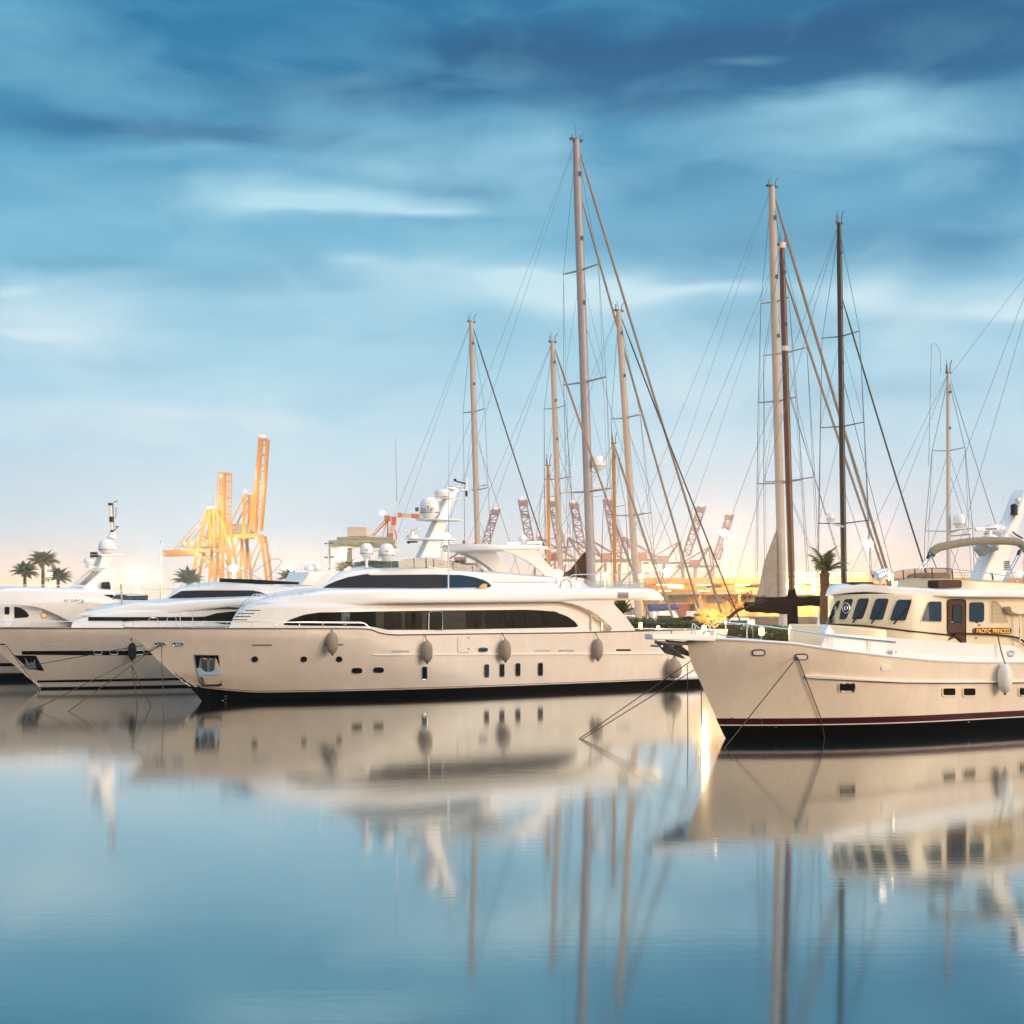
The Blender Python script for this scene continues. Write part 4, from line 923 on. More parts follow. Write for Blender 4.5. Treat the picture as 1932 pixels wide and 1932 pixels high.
# raised bulwark behind the gunwale
wB = 2.45
bt = q(c5, (556, 1110), (562, 1080), (580, 1045), (605, 1028), (640, 1020), (900, 1038), (1200, 1060), (1480, 1080), (1850, 1100), (1880, 1110), (1932, 1155), (1960, 1190))
bb_ = q(c5, (556, 1135), (1000, 1195), (1550, 1240), (1960, 1240))
TBi = lambda s_, z=0: max(.05, B.hb(s_, 2.6)-.10)
B.band('side_bulwark', bt, bb_, TBi, M['gelw'], off=0, th=.12, n=60)
B.patch('oval_fairlead', ellipse(*c5(1840, 1156), 5.5, 4.6, 20, 3), TBi, M['steel'], off=.03)
frame_ring(B, 'rim', ellipse(*c5(1840, 1156), 5.5, 4.6, 20, 3), TBi, M['chrome'], .02)
# portuguese bridge and fore deck lockers
o, _ = B.tier('portuguese_bridge', q(c5, (335, 968), (345, 962), (480, 955), (600, 958), (1000, 992)), q(c5, (355, 1090), (1000, 1120)), 2.0, 2.8, M['cream'], rt=.06, rb=.02, crown=.0)
o, _ = B.tier('deck_locker', q(c5, (350, 1032), (400, 1012), (620, 1010), (800, 1030)), q(c5, (352, 1100), (800, 1150)), 1.4, 1.2, M['gelw'], rt=.1, rb=.02)
B.patch('cowl_panel', q(c5, (545, 1010), (572, 960), (610, 1008), (590, 1025), (548, 1024)), 1.9, M['gelw'], off=.25, th=.1)
# pilot house
pt = q(c5, (600, 925), (617, 870), (634, 815), (650, 775), (700, 755), (1000, 750), (2300, 770))
pb_ = q(c5, (600, 935), (612, 1000), (2300, 1150))
o, wP = B.tier('pilot_house', pt, pb_, 2.05, 2.6, M['cream'], rt=.05, rb=.02, crown=.02, pw=2.6, n=90)
ph = o
# front windows follow the rounded front of the pilot house
def pwin(l, name='window', m='blueglass', off=.03):
    o = B.patch(name, l, wP, M[m], off=off, th=.05)
    return o
wins = [q(c5, (598, 942), (625, 880), (650, 815), (668, 796), (688, 796), (668, 850), (640, 905), (612, 945)),
        q(c5, (678, 922), (690, 860), (712, 795), (728, 784), (766, 784), (772, 794), (752, 860), (728, 915), (715, 924)),
        q(c5, (766, 918), (785, 850), (806, 790), (822, 780), (874, 780), (880, 790), (862, 850), (840, 912), (828, 920), (774, 925)),
        q(c5, (884, 918), (902, 850), (924, 792), (940, 781), (1006, 781), (1012, 792), (996, 850), (976, 918), (964, 926), (892, 926)),
        q(c5, (1022, 922), (1044, 855), (1068, 798), (1084, 788), (1160, 790), (1166, 800), (1148, 860), (1128, 924), (1116, 932), (1030, 930))]
for i, l in enumerate(wins):
    cx = sum(p[0] for p in l)/len(l); cy = sum(p[1] for p in l)/len(l)
    sl = [(cx+(x-cx)*1.16+.6, cy+(y-cy)*1.10) for x, y in l]
    o = B.patch('window_surround', sl, wP, M['cream'], off=.02, th=.05, bevel=.012)
    g = B.patch('window_glass', l, wP, M['blueglass'], off=.032, th=.05, parent=o)
    if i in (0, 2, 3, 4):
        x1, y1, x0, y0 = ((608, 940, 664, 850), None, (778, 940, 852, 850), (902, 945, 975, 848), (1050, 950, 1150, 830))[i]
        MB().tube(B.pts(q(c5, (x1, y1), ((x0+x1)/2, (y0+y1)/2+4), (x0, y0)), wP, .09), [.016, .014, .010], 5).build('wiper_arm', M['dark'], g)
        MB().tube(B.pts(q(c5, (x0-46, y0+70), (x0, y0), (x0+10, y0-50)), wP, .075), .012, 5).build('wiper_blade', M['dark'], g)
        MB().tube(B.pts(q(c5, (x1-4, y1+6), (x1+18, y1-26)), wP, .085), .03, 6).build('wiper_motor', M['dark'], g)
    if i == 1:
        for rx in (8.2, 3.2):
            frame_ring(B, 'clear_view_screen', ellipse(*c5(728, 845), rx*.8, rx*1.15), wP, M['chrome'], .014, g, off=.07)
sidew = [(q(c5, (1234, 930), (1250, 880), (1276, 812), (1290, 802), (1360, 802), (1368, 810), (1368, 930), (1360, 938), (1240, 936)), 'blueglass'),
         (rrect(*c5(1556, 806), *c5(1658, 941)), 'blueglass')]
for l, m in sidew:
    cx = sum(p[0] for p in l)/len(l); cy = sum(p[1] for p in l)/len(l)
    sl = [(cx+(x-cx)*1.16+.5, cy+(y-cy)*1.10) for x, y in l]
    o = B.patch('window_surround', sl, wP, M['cream'], off=.02, th=.05, bevel=.012)
    B.patch('window_glass', l, wP, M[m], off=.032, th=.05, parent=o)
dr = B.patch('door', q(c5, (1410, 1070), (1410, 805), (1416, 793), (1430, 788), (1515, 788), (1528, 795), (1532, 808), (1532, 1080), (1500, 1080), (1470, 1040)), wP, M['teak'], off=.03, th=.05)
B.patch('door_window', rrect(*c5(1443, 826), *c5(1503, 942)), wP, M['blueglass'], off=.045, parent=dr)
frame_ring(B, 'window_frame', rrect(*c5(1443, 826), *c5(1503, 942)), wP, M['teak'], .022, dr, off=.04)
MB().tube(B.pts(q(c5, (1424, 941), (1442, 940)), wP, .07), .018).build('handle', M['chrome'], dr)
frame_ring(B, 'door_frame', q(c5, (1410, 1000), (1410, 805), (1416, 793), (1430, 788), (1515, 788), (1528, 795), (1532, 808), (1532, 1080), (1500, 1078), (1440, 1020)), wP, M['teak'], .022, dr, off=.03)
lv = q(c5, (1708, 942), (1708, 806), (1722, 796), (1745, 803), (1772, 832), (1795, 872), (1812, 912), (1822, 942))
cxl, cyl = c5(1755, 880)
o = B.patch('louvre_frame', [(cxl+(x-cxl)*1.16, cyl+(y-cyl)*1.1) for x, y in lv], wP, M['cream'], off=.02, th=.05, bevel=.012)
B.patch('louvre_back', lv, wP, M['beige'], off=.03, th=.05, parent=o)
for k in range(15):
    y = 815+k*9; xr = 1722+ (0 if y < 806 else (y-806)**.72*3.0)
    MB().tube(B.pts(q(c5, (1712, y), (min(xr, 1816), y)), wP, .035), .014, 4).build('louvre', M['cream'], o)
nb = q(c5, (1580, 1000), (1584, 988), (1594, 980), (1832, 980), (1842, 988), (1846, 1000), (1842, 1014), (1832, 1022), (1594, 1022), (1584, 1014))
o = B.patch('name_board', nb, wP, M['teak'], off=.03, th=.05, bevel=.008)
frame_ring(B, 'gold_edge', [(c5(1713, 1001)[0]+(x-c5(1713, 1001)[0])*.975, c5(1713, 1001)[1]+(y-c5(1713, 1001)[1])*.86) for x, y in nb], wP, M['gold'], .006, o, off=.035)
for wd_, x0, x1 in (('PACIFIC', 1603, 1699), ('PRINCESS', 1712, 1828)):
    text_on(B, 'lettering', wd_, M['gold'], o, c5(x0, 0)[0], c5(x1, 0)[0], c5(0, 1001)[1], 8.2, wP, off=.05, bold=.01, space=1.08)
# teak trim lines
MB().tube(B.pts(q(c5, (585, 955), (700, 958), (850, 966), (1000, 983), (1150, 1002), (1300, 1018), (1430, 1030), (1465, 1042), (1490, 1068), (1502, 1082)), wP, .06), .032, 6).build('teak_trim', M['teak'], B.o)
MB().tube(B.pts(q(c5, (1440, 1026), (1462, 1018), (1560, 1020), (1700, 1026), (1800, 1034), (1860, 1045), (1900, 1065), (1932, 1092), (1960, 1120)), wP, .14), .036, 6).build('teak_rail', M['teak'], B.o)
for x, y in ((1625, 962), (1604, 1050), (1350, 832*0+1122)):
    B.patch('deck_light', ellipse(*c5(x, y), 1.4, 1.6), wP, M['dsteel'], off=.04)
# lower cabin side below the teak line
B.band('cabin_side', q(c5, (590, 962), (850, 972), (1150, 1008), (1430, 1036), (1500, 1080), (2300, 1090)), q(c5, (590, 1060), (1150, 1130), (2300, 1180)), wP, M['cream'], off=.03, th=.03)
# roof brow
rt_ = q(c5, (584, 757), (612, 742), (640, 727), (700, 700), (780, 688), (880, 684), (960, 690), (1040, 700), (1200, 706), (1350, 716), (1932, 722), (2300, 725))
rb_ = q(c5, (584, 764), (640, 756), (700, 748), (760, 741), (850, 736), (950, 740), (1050, 752), (1150, 765), (1500, 772), (2300, 776))
o, wR = B.tier('roof', rt_, rb_, 2.55, 5.0, M['gelw'], rt=.22, rb=.05, crown=.06, pw=1.8, n=80)
# flybridge coaming
ft = q(c5, (1036, 690), (1060, 668), (1100, 652), (1180, 641), (1300, 640), (1400, 648), (1500, 655), (1932, 678), (2300, 690))
fb = q(c5, (1036, 705), (1200, 712), (2300, 735))
o, wF = B.tier('flybridge', ft, fb, 2.0, 2.6, M['cream'], rt=.08, rb=.02, crown=.02)
# wind screen around the flybridge
wt_ = q(c5, (1036, 612), (1044, 600), (1100, 588), (1200, 578), (1300, 574), (1440, 580), (1560, 592), (1700, 608), (1800, 624), (1860, 640), (1960, 655))
wb_ = q(c5, (1036, 668), (1060, 664), (1100, 655), (1200, 643), (1440, 650), (1700, 664), (1960, 682))
x0s = B.at(*wt_[0], 0).x
wW = lambda s_, z=0: max(.03, 1.75*(1-(1-min(1, max(0, (s_-x0s)/2.4)))**2.6))
def curtain(name, top, bot, tf, m, x0, x1, n=50):
    vs = []; fs = []; sd = []
    for i in range(n+1):
        x = x0+(x1-x0)*(i/n)**1.5; a = B.at(x, interp(top, x), tf); z0 = B.at(x, interp(bot, x), tf).z
        sd.append((a.x, a.y, a.z, min(z0, a.z-.02)))
    pth = [(a, -t_, z, z0) for a, t_, z, z0 in sd[::-1]]+sd[1:]
    for i, (a, t_, z, z0) in enumerate(pth):
        vs += [B.L((a, t_, z)), B.L((a, t_, z0))]
        if i: fs.append((2*i-2, 2*i-1, 2*i+1, 2*i))
    o = MB().add(vs, fs).build(name, m, B.o)
    MB().tube([B.L((a, t_, z+.01)) for a, t_, z, z0 in pth], .018, 6).build('screen_rail', M['chrome'], o)
    return o, sd
scr, sd = curtain('wind_screen', wt_, wb_, wW, M['oglass'], wt_[0][0], c5(1445, 0)[0])
for i in (16, 26, 38, 50): MB().tube([B.L(sd[i][:3]), B.L((sd[i][0]+.03, sd[i][1], sd[i][3]))], .02).build('screen_post', M['dark'], scr)
railing(B, q(c5, (1440, 581), (1560, 594), (1700, 610), (1830, 632), (1880, 655), (1892, 675)), q(c5, (1440, 650), (1900, 680)), [], 1.9, r=.018, name='flybridge_rail')
MB().tube(B.pts(q(c5, (1714, 612), (1722, 655)), 1.95), .03).build('rail_clamp', M['dark'], B.o)
B.patch('console_cover', q(c5, (1255, 636), (1270, 618), (1310, 606), (1400, 604), (1425, 615), (1430, 640)), .8, M['taupe'], off=0, th=.9)
# vent box, horn, search light
a, e = c5(1350, 654), c5(1511, 710)
o = B.patch('teak_locker', rrect(a[0], a[1], e[0], e[1]), 2.1, M['teak'], off=0, th=.5, bevel=.03)
B.patch('teak_hatch', q(c5, (775, 684), (778, 668), (905, 668), (915, 683)), .6, M['teak'], off=0, th=.6)
p0, p1 = B.at(*c5(925, 632), 1.2), B.at(*c5(988, 606), 1.2)
MB().tube([B.L(p0), B.L(p0+(p1-p0)*.12), B.L(p0+(p1-p0)*.8), B.L(p1)], [.17, .19, .19, .12], 16).build('search_light', M['chrome'], B.o)
MB().tube(B.pts(q(c5, (958, 630), (960, 685)), 1.2), .05).build('search_light_foot', M['gelw'], B.o)
# bimini
bm_line = q(c9, (238, 1440), (262, 1400), (320, 1362), (420, 1338), (560, 1312), (720, 1292), (900, 1284), (1100, 1288), (1220, 1300), (1270, 1335), (1300, 1390))
near = B.pts(bm_line, 1.5)
MB().tube([v-Vector((0, 0, .02)) for v in near], .145, 10).build('bimini_cover', M['taupe'], B.o)
for l in ((238, 1425, 100, 1610), (262, 1440, 130, 1620), (1248, 1380, 1030, 1790), (1275, 1385, 1060, 1790), (240, 1465, 300, 1612)):
    MB().tube(B.pts([c9(l[0], l[1]), c9(l[2], l[3])], 1.55), .026).build('bimini_strut', M['chrome'], B.o)
for l in ((215, 1452, 200, 1490), (1238, 1400, 1220, 1448)): MB().tube(B.pts([c9(l[0], l[1]), c9(l[2], l[3])], 1.6), .055).build('strut_clamp', M['dark'], B.o)
# raked mast with radar
mo = q(c9, (810, 1745), (850, 1640), (900, 1520), (950, 1410), (1000, 1340), (1060, 1260), (1140, 1120), (1200, 1000), (1260, 840), (1290, 760), (1330, 700), (1400, 700), (1380, 800), (1320, 960), (1240, 1160), (1170, 1350), (1120, 1520), (1080, 1760))
mp = [B.L(B.at(x, y, .35)) for x, y in mo]
mst = MB().sheet(mp, [Vector((v.x, .35, v.z)) for v in mp]).build('radar_mast', M['gelw'], B.o, bevel=.1)
for k in range(5):
    MB().tube(B.pts(q(c9, (1072, 1528+k*22), (1124, 1528+k*22)), .4), .02, 4).build('mast_louvre', M['dsteel'], mst)
open_radar(B, mst, *c9(900, 1156), 57, 1.2, .2, 'Raymarine', M['dark'], .13)
a = B.at(*c9(960, 1250), -.3); dome(mst, B.L(a), .42, 150*.16667*B.W(a).y/F, base=False)
a, e = B.at(*c9(830, 1275), .3), B.at(*c9(1060, 1275), .3); MB().bar(B.L(a), B.L(e), .9, .06).build('platform', M['gelw'], mst)
p = B.at(*c9(1175, 1000), .3); MB().lathe([(.10, 0), (.16, .02), (.12, .08), (.13, .35), (.06, .42)], B.L(p), 14).build('navigation_lantern', M['dark'], mst)
MB().tube(B.pts(q(c9, (1205, 830), (1245, 830)), .2), .09).build('camera', M['gelw'], mst)
MB().tube(B.pts(q(c9, (800, 1350), (820, 1400), (900, 1388), (985, 1385)), .3), [.30, .26, .08, .08]).build('horn', M['steel'], mst)
MB().tube(B.pts(q(c9, (1160, 1190), (1200, 1225), (1275, 1265)), .5), .03).build('wind_vane', M['dark'], mst)
MB().tube(B.pts(q(c9, (1036, 1260), (1046, 785)), .3), [.016, .008]).build('whip', M['gelw'], mst)
# aft deck edge and post
B.patch('aft_deck', q(c5, (1840, 835), (2400, 835), (2400, 890), (1900, 892), (1860, 882), (1845, 860)), 2.4, M['cream'], off=0, th=4.8, bevel=.05)
for x in (1905, 1990): MB().tube(B.pts(q(c5, (x, 890), (x, 1110)), 2.3), .03).build('deck_post', M['chrome'], B.o)
# pulpit with the two anchors
pp = [(-1.05, 0, .0)]
a0 = B.at(*c4(815, 1150), 0); a1 = B.at(*c4(1180, 1180), 0)
zt0, zt1 = B.at(*c4(815, 1133), .3).z, B.at(*c4(1150, 1147), .3).z
outl = [(a0.x, .22), (a0.x-.06, .0), (a0.x, -.22), (a0.x+1.0, -.42), (a1.x+.2, -.75), (a1.x+.2, .75), (a0.x+1.0, .42)]
zf = lambda x: zt0+(zt1-zt0)*(x-a0.x)/(a1.x+.2-a0.x)
MB().rings([[B.L((x, t_, zf(x)-.19)) for x, t_ in outl], [B.L((x, t_, zf(x))) for x, t_ in outl]]).build('bow_pulpit', M['gelw'], B.o, bevel=.035)
def anchor(t_, dx):
    z0 = zf(a0.x)-.28
    MB2 = MB()
    o = MB().tube([B.L((a0.x+.1+dx, t_, z0)), B.L((a0.x+1.1+dx, t_, z0-.08)), B.L((a0.x+1.7+dx, t_, z0+.05))], [.05, .06, .05], 8).build('anchor', M['dsteel'], B.o)
    for sg in (1, -1):
        f = [B.L((a0.x+.05+dx, t_, z0+.05)), B.L((a0.x+.35+dx, t_+sg*.28, z0-.05)), B.L((a0.x+1.25+dx, t_+sg*.05, z0-.55)), B.L((a0.x+.45+dx, t_, z0-.35))]
        MB().sheet(f, [v+Vector((.02, .03, .03)) for v in f]).build('fluke', M['dsteel'], o, smooth=False)
    MB().tube([B.L((a0.x+.15+dx, t_-.3, z0-.12)), B.L((a0.x+.15+dx, t_+.3, z0-.12))], .035, 6).build('stock', M['steel'], o)
anchor(.22, .02); anchor(-.2, .75)
# bow rails
gr_l = q(c8, (655, 680), (690, 640), (740, 597), (780, 578), (850, 578), (1030, 592), (1250, 618), (1400, 636))+q(c5, (540, 1020), (700, 1040), (900, 1062), (1060, 1077))
gr_b = q(c8, (440, 680), (600, 690), (1400, 758))+q(c5, (700, 1135), (1060, 1175))
TR = lambda s_, z=0: max(.2, B.hb(s_, 3.1)-.1)
railing(B, gr_l, gr_b, [c8(x, 0)[0] for x in (1030, 1395)]+[c5(x, 0)[0] for x in (628, 884)], TR, r=.026, name='bow_rail')
far_l = q(c8, (445, 672), (468, 582), (500, 588), (545, 602), (700, 645), (1000, 690), (1200, 715), (1400, 728))
TRf = lambda s_, z=0: -TR(s_, z)
MB().tube([B.L((p.x, -abs(B.hb(p.x, 3.1))+.1, p.z)) for p in [B.at(x, y, -1.0) for x, y in far_l]], .024, 6).build('bow_rail', M['chrome'], B.o)
for x in (535, 705, 915, 1145):
    cx, cy = c8(x, 0); p = B.at(cx, interp(far_l, cx), -1.0); tt = -abs(B.hb(p.x, 3.1))+.1
    MB().tube([B.L((p.x, tt, p.z)), B.L((p.x, tt, B.sheer(p.x)-.05))], .02).build('stanchion', M['chrome'], B.o)
p = B.at(*c8(745, 690), .3); MB().lathe([(.12, -.1), (.1, .1), (.17, .12), (.17, .2)], B.L(p), 14).build('windlass', M['chrome'], B.o)
p = B.at(*c5(1043, 1165), TB)
MB().tube([B.L((p.x, p.y, p.z-.05)), B.L((p.x, p.y, p.z+.18))], .05, 10).build('bollard', M['chrome'], B.o); MB().tube([B.L((p.x-.15, p.y, p.z+.1)), B.L((p.x+.15, p.y, p.z+.1))], .025, 8).build('bollard_pin', M['chrome'], B.o)
fender(B, c5(1756, 1040), c5(1803, 1328), 27, 58, lambda s_, z=0: B.hb(s_, 1.9), M['fenderw'], 'white sausage fender hanging on the ivory trawler yacht near the right edge', None, capm=M['bluep'])

# ------------------------------------------------------------------ mooring lines
def rope(name, pts, label, grp='mooring lines running into the water', r=.018, sag=.0, m=None):
    pts = [Vector(p) for p in pts]; out_ = []
    for a, e in zip(pts, pts[1:]):
        for k in range(8):
            f = k/8; v = a.lerp(e, f); v.z -= sag*4*f*(1-f); out_.append(v)
    out_.append(pts[-1])
    c0 = out_[-1].copy(); c0.z = 0
    o = MB().tube([v-c0 for v in out_], r, 5).build(name, m or M['rope'], None, loc=c0)
    return tag(o, label, 'mooring line', grp)
def water_pt(px, py):
    D = H*F/(py-HY); return Vector(((px-CX)*D/F, D, -.25))
hwA = A.W(A.at(304, 1217, TA)+Vector((0, .05, 0)))
rope('mooring_line', [hwA, water_pt(39, 1341)], 'long mooring line from the central bow to the water at far left')
rope('mooring_line', [A.W(A.at(300, 1217, TA)+Vector((0, .05, 0))), water_pt(111, 1344)], 'mooring line from the central bow entering the water right of its long neighbour')
rope('mooring_line', [hwA, water_pt(309, 1352)], 'steep mooring line hanging down from the central yacht bow fairlead')
rope('mooring_line', [P(249, 1256, 64.5), water_pt(290, 1334)], 'short slanting rope branch ending at the water before the central bow')
rope('mooring_line', [P(249, 1256, 64.5), water_pt(261, 1336)], 'short near-vertical rope branch under the black fender')
rope('mooring_line', [S.W(S.at(12, 1218, TS)+Vector((0, .05, 0))), water_pt(82, 1305)], 'thin line down the stem of the striped yacht')
rope('mooring_line', [P(40, 1259, 70), P(272, 1217, 68)], 'dark rope stretched level in front of the striped yacht hull', m=M['dark'])
hB = B.W(Vector((B.stem(2.3)+.5, -.35, 2.3)))
rope('mooring_line', [P(1304, 1247, 50.6), water_pt(1071, 1395)], 'upper of two long parallel ropes left of the trawler yacht bow')
rope('mooring_line', [P(1313, 1262, 50.9), water_pt(1073, 1396)], 'lower of two long parallel ropes left of the trawler yacht bow')
hB2 = B.W(B.at(1502, 1239, TB)+Vector((0, .06, 0)))
rope('mooring_line', [hB2, water_pt(1354, 1412)], 'thin rope from the trawler yacht fairlead forward past its stem')
rope('mooring_line', [hB2]+[B.W(B.at(x, y, TB)+Vector((0, .07, 0))) for x, y in ((1516, 1276), (1530, 1312), (1545, 1352))]+[water_pt(1559, 1392)], 'thin rope from the trawler yacht fairlead down its topside')
rope('mooring_line', [P(1297, 1255, 55), water_pt(1298, 1385)], 'vertical rope in the gap between the central and trawler yachts')
rope('mooring_line', [P(1323, 1283, 52), water_pt(1324, 1388)], 'vertical rope close to the trawler yacht stem')

# ------------------------------------------------------------------ sailing yachts moored bow-out beyond the pier
GS = 'sailing yachts moored beyond the pier'
def sailboat(label, base, top, D, r, m, L, spread, name='sailing_yacht', stay=M['furl'], stay_r=.10, hullm='gelw', boom=None, deck_z=1.7, extra=(), mizzen=None, tip='vane', group=GS, beam=3.0, fdrop=0.0, twin=False):
    b0 = P(base[0], HY+100, D); b0.z = 0
    o = thing(name, label, 'sailboat', b0, 0, group)
    aft = .55*L if mizzen is None else .62*L; fwd = L-aft
    # hull
    rings = []
    for i in range(19):
        f = i/18; d = -aft+L*f; w_ = beam*(1-max(0, (f-.55)/.45)**2.0)*(.72+.28*min(1, f/.35)); w_ = max(w_, .06)
        z1 = deck_z+.5*max(0, f-.4)**1.5
        ov = 1-max(0, f-.8)*.8
        rg = [(0, -.3), (w_*.75*ov, -.25), (w_*.95, .4), (w_, z1*.7), (w_, z1), (0, z1+.08), (-w_, z1), (-w_, z1*.7), (-w_*.95, .4), (-w_*.75*ov, -.25)]
        rings.append([QN*(d+.12*(z if f > .9 else 0)) + QD*t_ + Vector((0, 0, z)) for t_, z in rg])
    MB().rings(rings).build('hull', M[hullm], o)
    rings = []
    for i in range(11):
        f = i/10; d = -aft*.55+(aft*.55+fwd*.35)*f; w_ = beam*.55*(1-.5*f*f); h_ = .75*math.sin(PI*min(1, f*1.0+.12))**.5 if f < .9 else .2
        rings.append([QN*d+QD*t_+Vector((0, 0, deck_z+z)) for t_, z in ((-w_, 0), (-w_*.85, h_), (w_*.85, h_), (w_, 0))])
    MB().rings(rings).build('deck_house', M['gelw'], o)
    def mast(base_x, tp, D_, r_, mm, spr, xoff=0.0):
        foot = P(base_x, HY+100, D_)-b0; foot.z = deck_z
        hd = P(tp[0], tp[1], D_-.6)-Vector((b0.x, b0.y, 0))
        ms = MB().tube([foot, foot.lerp(hd, .5), foot.lerp(hd, .9), hd], [r_, r_*1.0, r_*.92, r_*.72], 12).build('mast', mm, o)
        at = lambda y: foot.lerp(hd, ((H-(y-HY)*D_/F)-foot.z)/(hd.z-foot.z))
        ends = {1: [], -1: []}
        for y, w_ in spr:
            c_ = at(y)
            for sg in (1, -1):
                e = c_+QD*sg*w_+Vector((0, 0, .12)); ends[sg].append(e)
                MB().tube([c_, e], [r_*.25, r_*.16], 6).build('spreader', M['mgrey'] if mm is not M['mblack'] else M['mblack'], ms)
        for sg in (1, -1):
            pth = [hd-Vector((0, 0, .3))]+ends[sg]+[foot+QD*sg*(beam*.92)]
            MB().tube(pth, .02, 4).build('shroud', M['wire'], ms)
            for (y, w_), e in list(zip(spr, ends[sg]))[:-1]:
                MB().tube([e, foot+QD*sg*beam*.85], .013, 4).build('shroud', M['wire'], ms)
            for i in range(len(spr)-1):
                MB().tube([at(spr[i][0]), ends[sg][i+1]], .013, 4).build('shroud', M['wire'], ms)
        # masthead gear
        mb = MB(); mb.bar(hd-QN*r_*1.5, hd+QN*r_*1.6, r_*.7, r_*.5)
        mb.build('masthead', M['mblack'], ms)
        MB().tube([hd+QN*r_*1.2, hd+QN*r_*1.2+Vector((0, 0, .5)), hd+QN*r_*2.2+Vector((0, 0, .9))], .035, 5).build('wind_vane', M['dsteel'], ms)
        MB().tube([hd-QN*r_, hd-QN*r_+Vector((0, 0, .55))], .06, 6).build('anchor_light', M['dsteel'], ms)
        MB().tube([hd, hd+Vector((-.15, 0, 1.7 if tip == 'whip' else .9))], .02, 4).build('whip', M['dsteel'], ms)
        for k in range(int(len(spr)*1)):
            c_ = foot.lerp(hd, .93-.13*k); MB().box(c_+Vector((r_*.5, -r_*.8, 0)), (r_*.6, .2, r_*.9)).build('mast_fitting', M['dsteel'], ms)
        return ms, foot, hd, at
    ms, foot, hd, at = mast(base[0], top, D, r, m, spread)
    bow = QN*(fwd-.4)+Vector((0, 0, deck_z+.3)); stern = -QN*(aft-.4)+Vector((0, 0, deck_z))
    hs = hd.lerp(foot, fdrop)
    def sagged(a, e, sg_): return [a.lerp(e, k/10)-Vector((0, 0, sg_*4*(k/10)*(1-k/10))) for k in range(11)]
    pts = sagged(hs, bow, .35)
    MB().tube(pts, [stay_r*.35]+[stay_r]*9+[stay_r*1.2], 7).build('forestay', stay, o)
    if twin: MB().tube(sagged(hd.lerp(foot, .09), bow-QN*3.2, .35), [.03]+[stay_r*.9]*9+[stay_r], 7).build('forestay', stay, o)
    for sg in (1, -1): MB().tube([hd, stern+QD*sg*beam*.5], .016, 4).build('backstay', M['wire'], o)
    for f0, dx in ((.35, .6), (.62, .45)): MB().tube([hd.lerp(foot, f0), QN*fwd*dx+Vector((0, 0, deck_z))], .02, 4).build('inner_stay', M['dwire'] if stay is M['dwire'] else M['wire'], o)
    if boom:
        zb, ln, rb, cm = boom
        c_ = foot.lerp(hd, (zb-foot.z)/(hd.z-foot.z)); rings = []
        for i in range(9):
            f = i/8; cc = c_-QN*(ln*f+r); hh = rb*(1.15-.45*f); ww = rb*.75*(1.1-.4*f)
            rings.append([cc+QD*ww*math.cos(2*PI*k/10)+Vector((0, 0, hh*math.sin(2*PI*k/10)+ .05*math.sin(i*2.3+k))) for k in range(10)])
        MB().rings(rings).build('boom', M[cm], o)
    if mizzen:
        mast(mizzen[0], mizzen[1], mizzen[2], mizzen[3], m, mizzen[4])
    return o, foot, hd, at, b0
R1 = sailboat('sailing yacht with beige mast and dark forestay, leftmost mast, behind the radar arch', (906, 0), (889, 607), 155, .30, M['mbeige'], 28, [(778, 2.0), (925, 2.2)], stay=M['dwire'], stay_r=.075)
R2 = sailboat('sailing yacht with the tallest grey mast, radar dome halfway up its lower part', (1119, 0), (1087, 264), 149, .46, M['mgrey'], 42, [(512, 2.8), (722, 3.4), (928, 3.6)], stay_r=.13, tip='whip', beam=3.8, twin=True)
R3 = sailboat('sailing yacht with slim beige mast standing just left of the tallest mast', (1062, 0), (1042, 645), 137, .27, M['mbeige'], 26, [(772, 1.6), (905, 2.0), (1035, 2.0)])
R4 = sailboat('two-masted ketch with golden wooden masts behind the central yacht hard top', (1161, 0), (1158, 836), 122, .155, M['mwood'], 20, [(958, 1.4), (1045, 1.7)], name='ketch', mizzen=(1036, (1034, 878), 118, .15, [(940, 1.0), (1018, 1.6)]), beam=2.4, deck_z=1.4)
R5 = sailboat('sailing yacht with cream mast and long beige furled forestay right of the tallest mast', (1207, 0), (1167, 586), 133, .31, M['mbeige'], 30, [(790, 2.0), (973, 2.6)], stay=M['dwire'], stay_r=.07)
R6 = sailboat('sailing yacht with tall cream mast, immediately left of the brown wooden mast', (1478, 0), (1456, 352), 124, .36, M['mbeige'], 36, [(572, 1.6), (758, 2.2), (912, 2.6)], stay_r=.13, beam=3.6, twin=False)
R7 = sailboat('sailing yacht with brown wooden mast and black furled boom', (1497, 0), (1475, 462), 112, .26, M['mbrown'], 30, [(668, 2.2), (908, 2.6)], stay_r=.10, boom=(4.35, 4.6, .50, 'canvas'), beam=3.2, fdrop=.06)
R8 = sailboat('sailing yacht with black mast and long black boom, left of the trawler yacht roof', (1594, 0), (1583, 421), 104, .21, M['mblack'], 26, [(637, 1.7), (806, 2.0), (988, 2.3)], stay=M['dwire'], stay_r=.065, boom=(4.75, 8.4, .36, 'canvas'), fdrop=.16)
R9 = sailboat('sailing yacht with white mast and curved masthead wire above the trawler yacht', (1790, 0), (1789, 704), 98, .16, M['mwhite'], 22, [(852, 1.3), (1003, 1.9)], beam=2.4, stay=M['wire'], stay_r=.025)
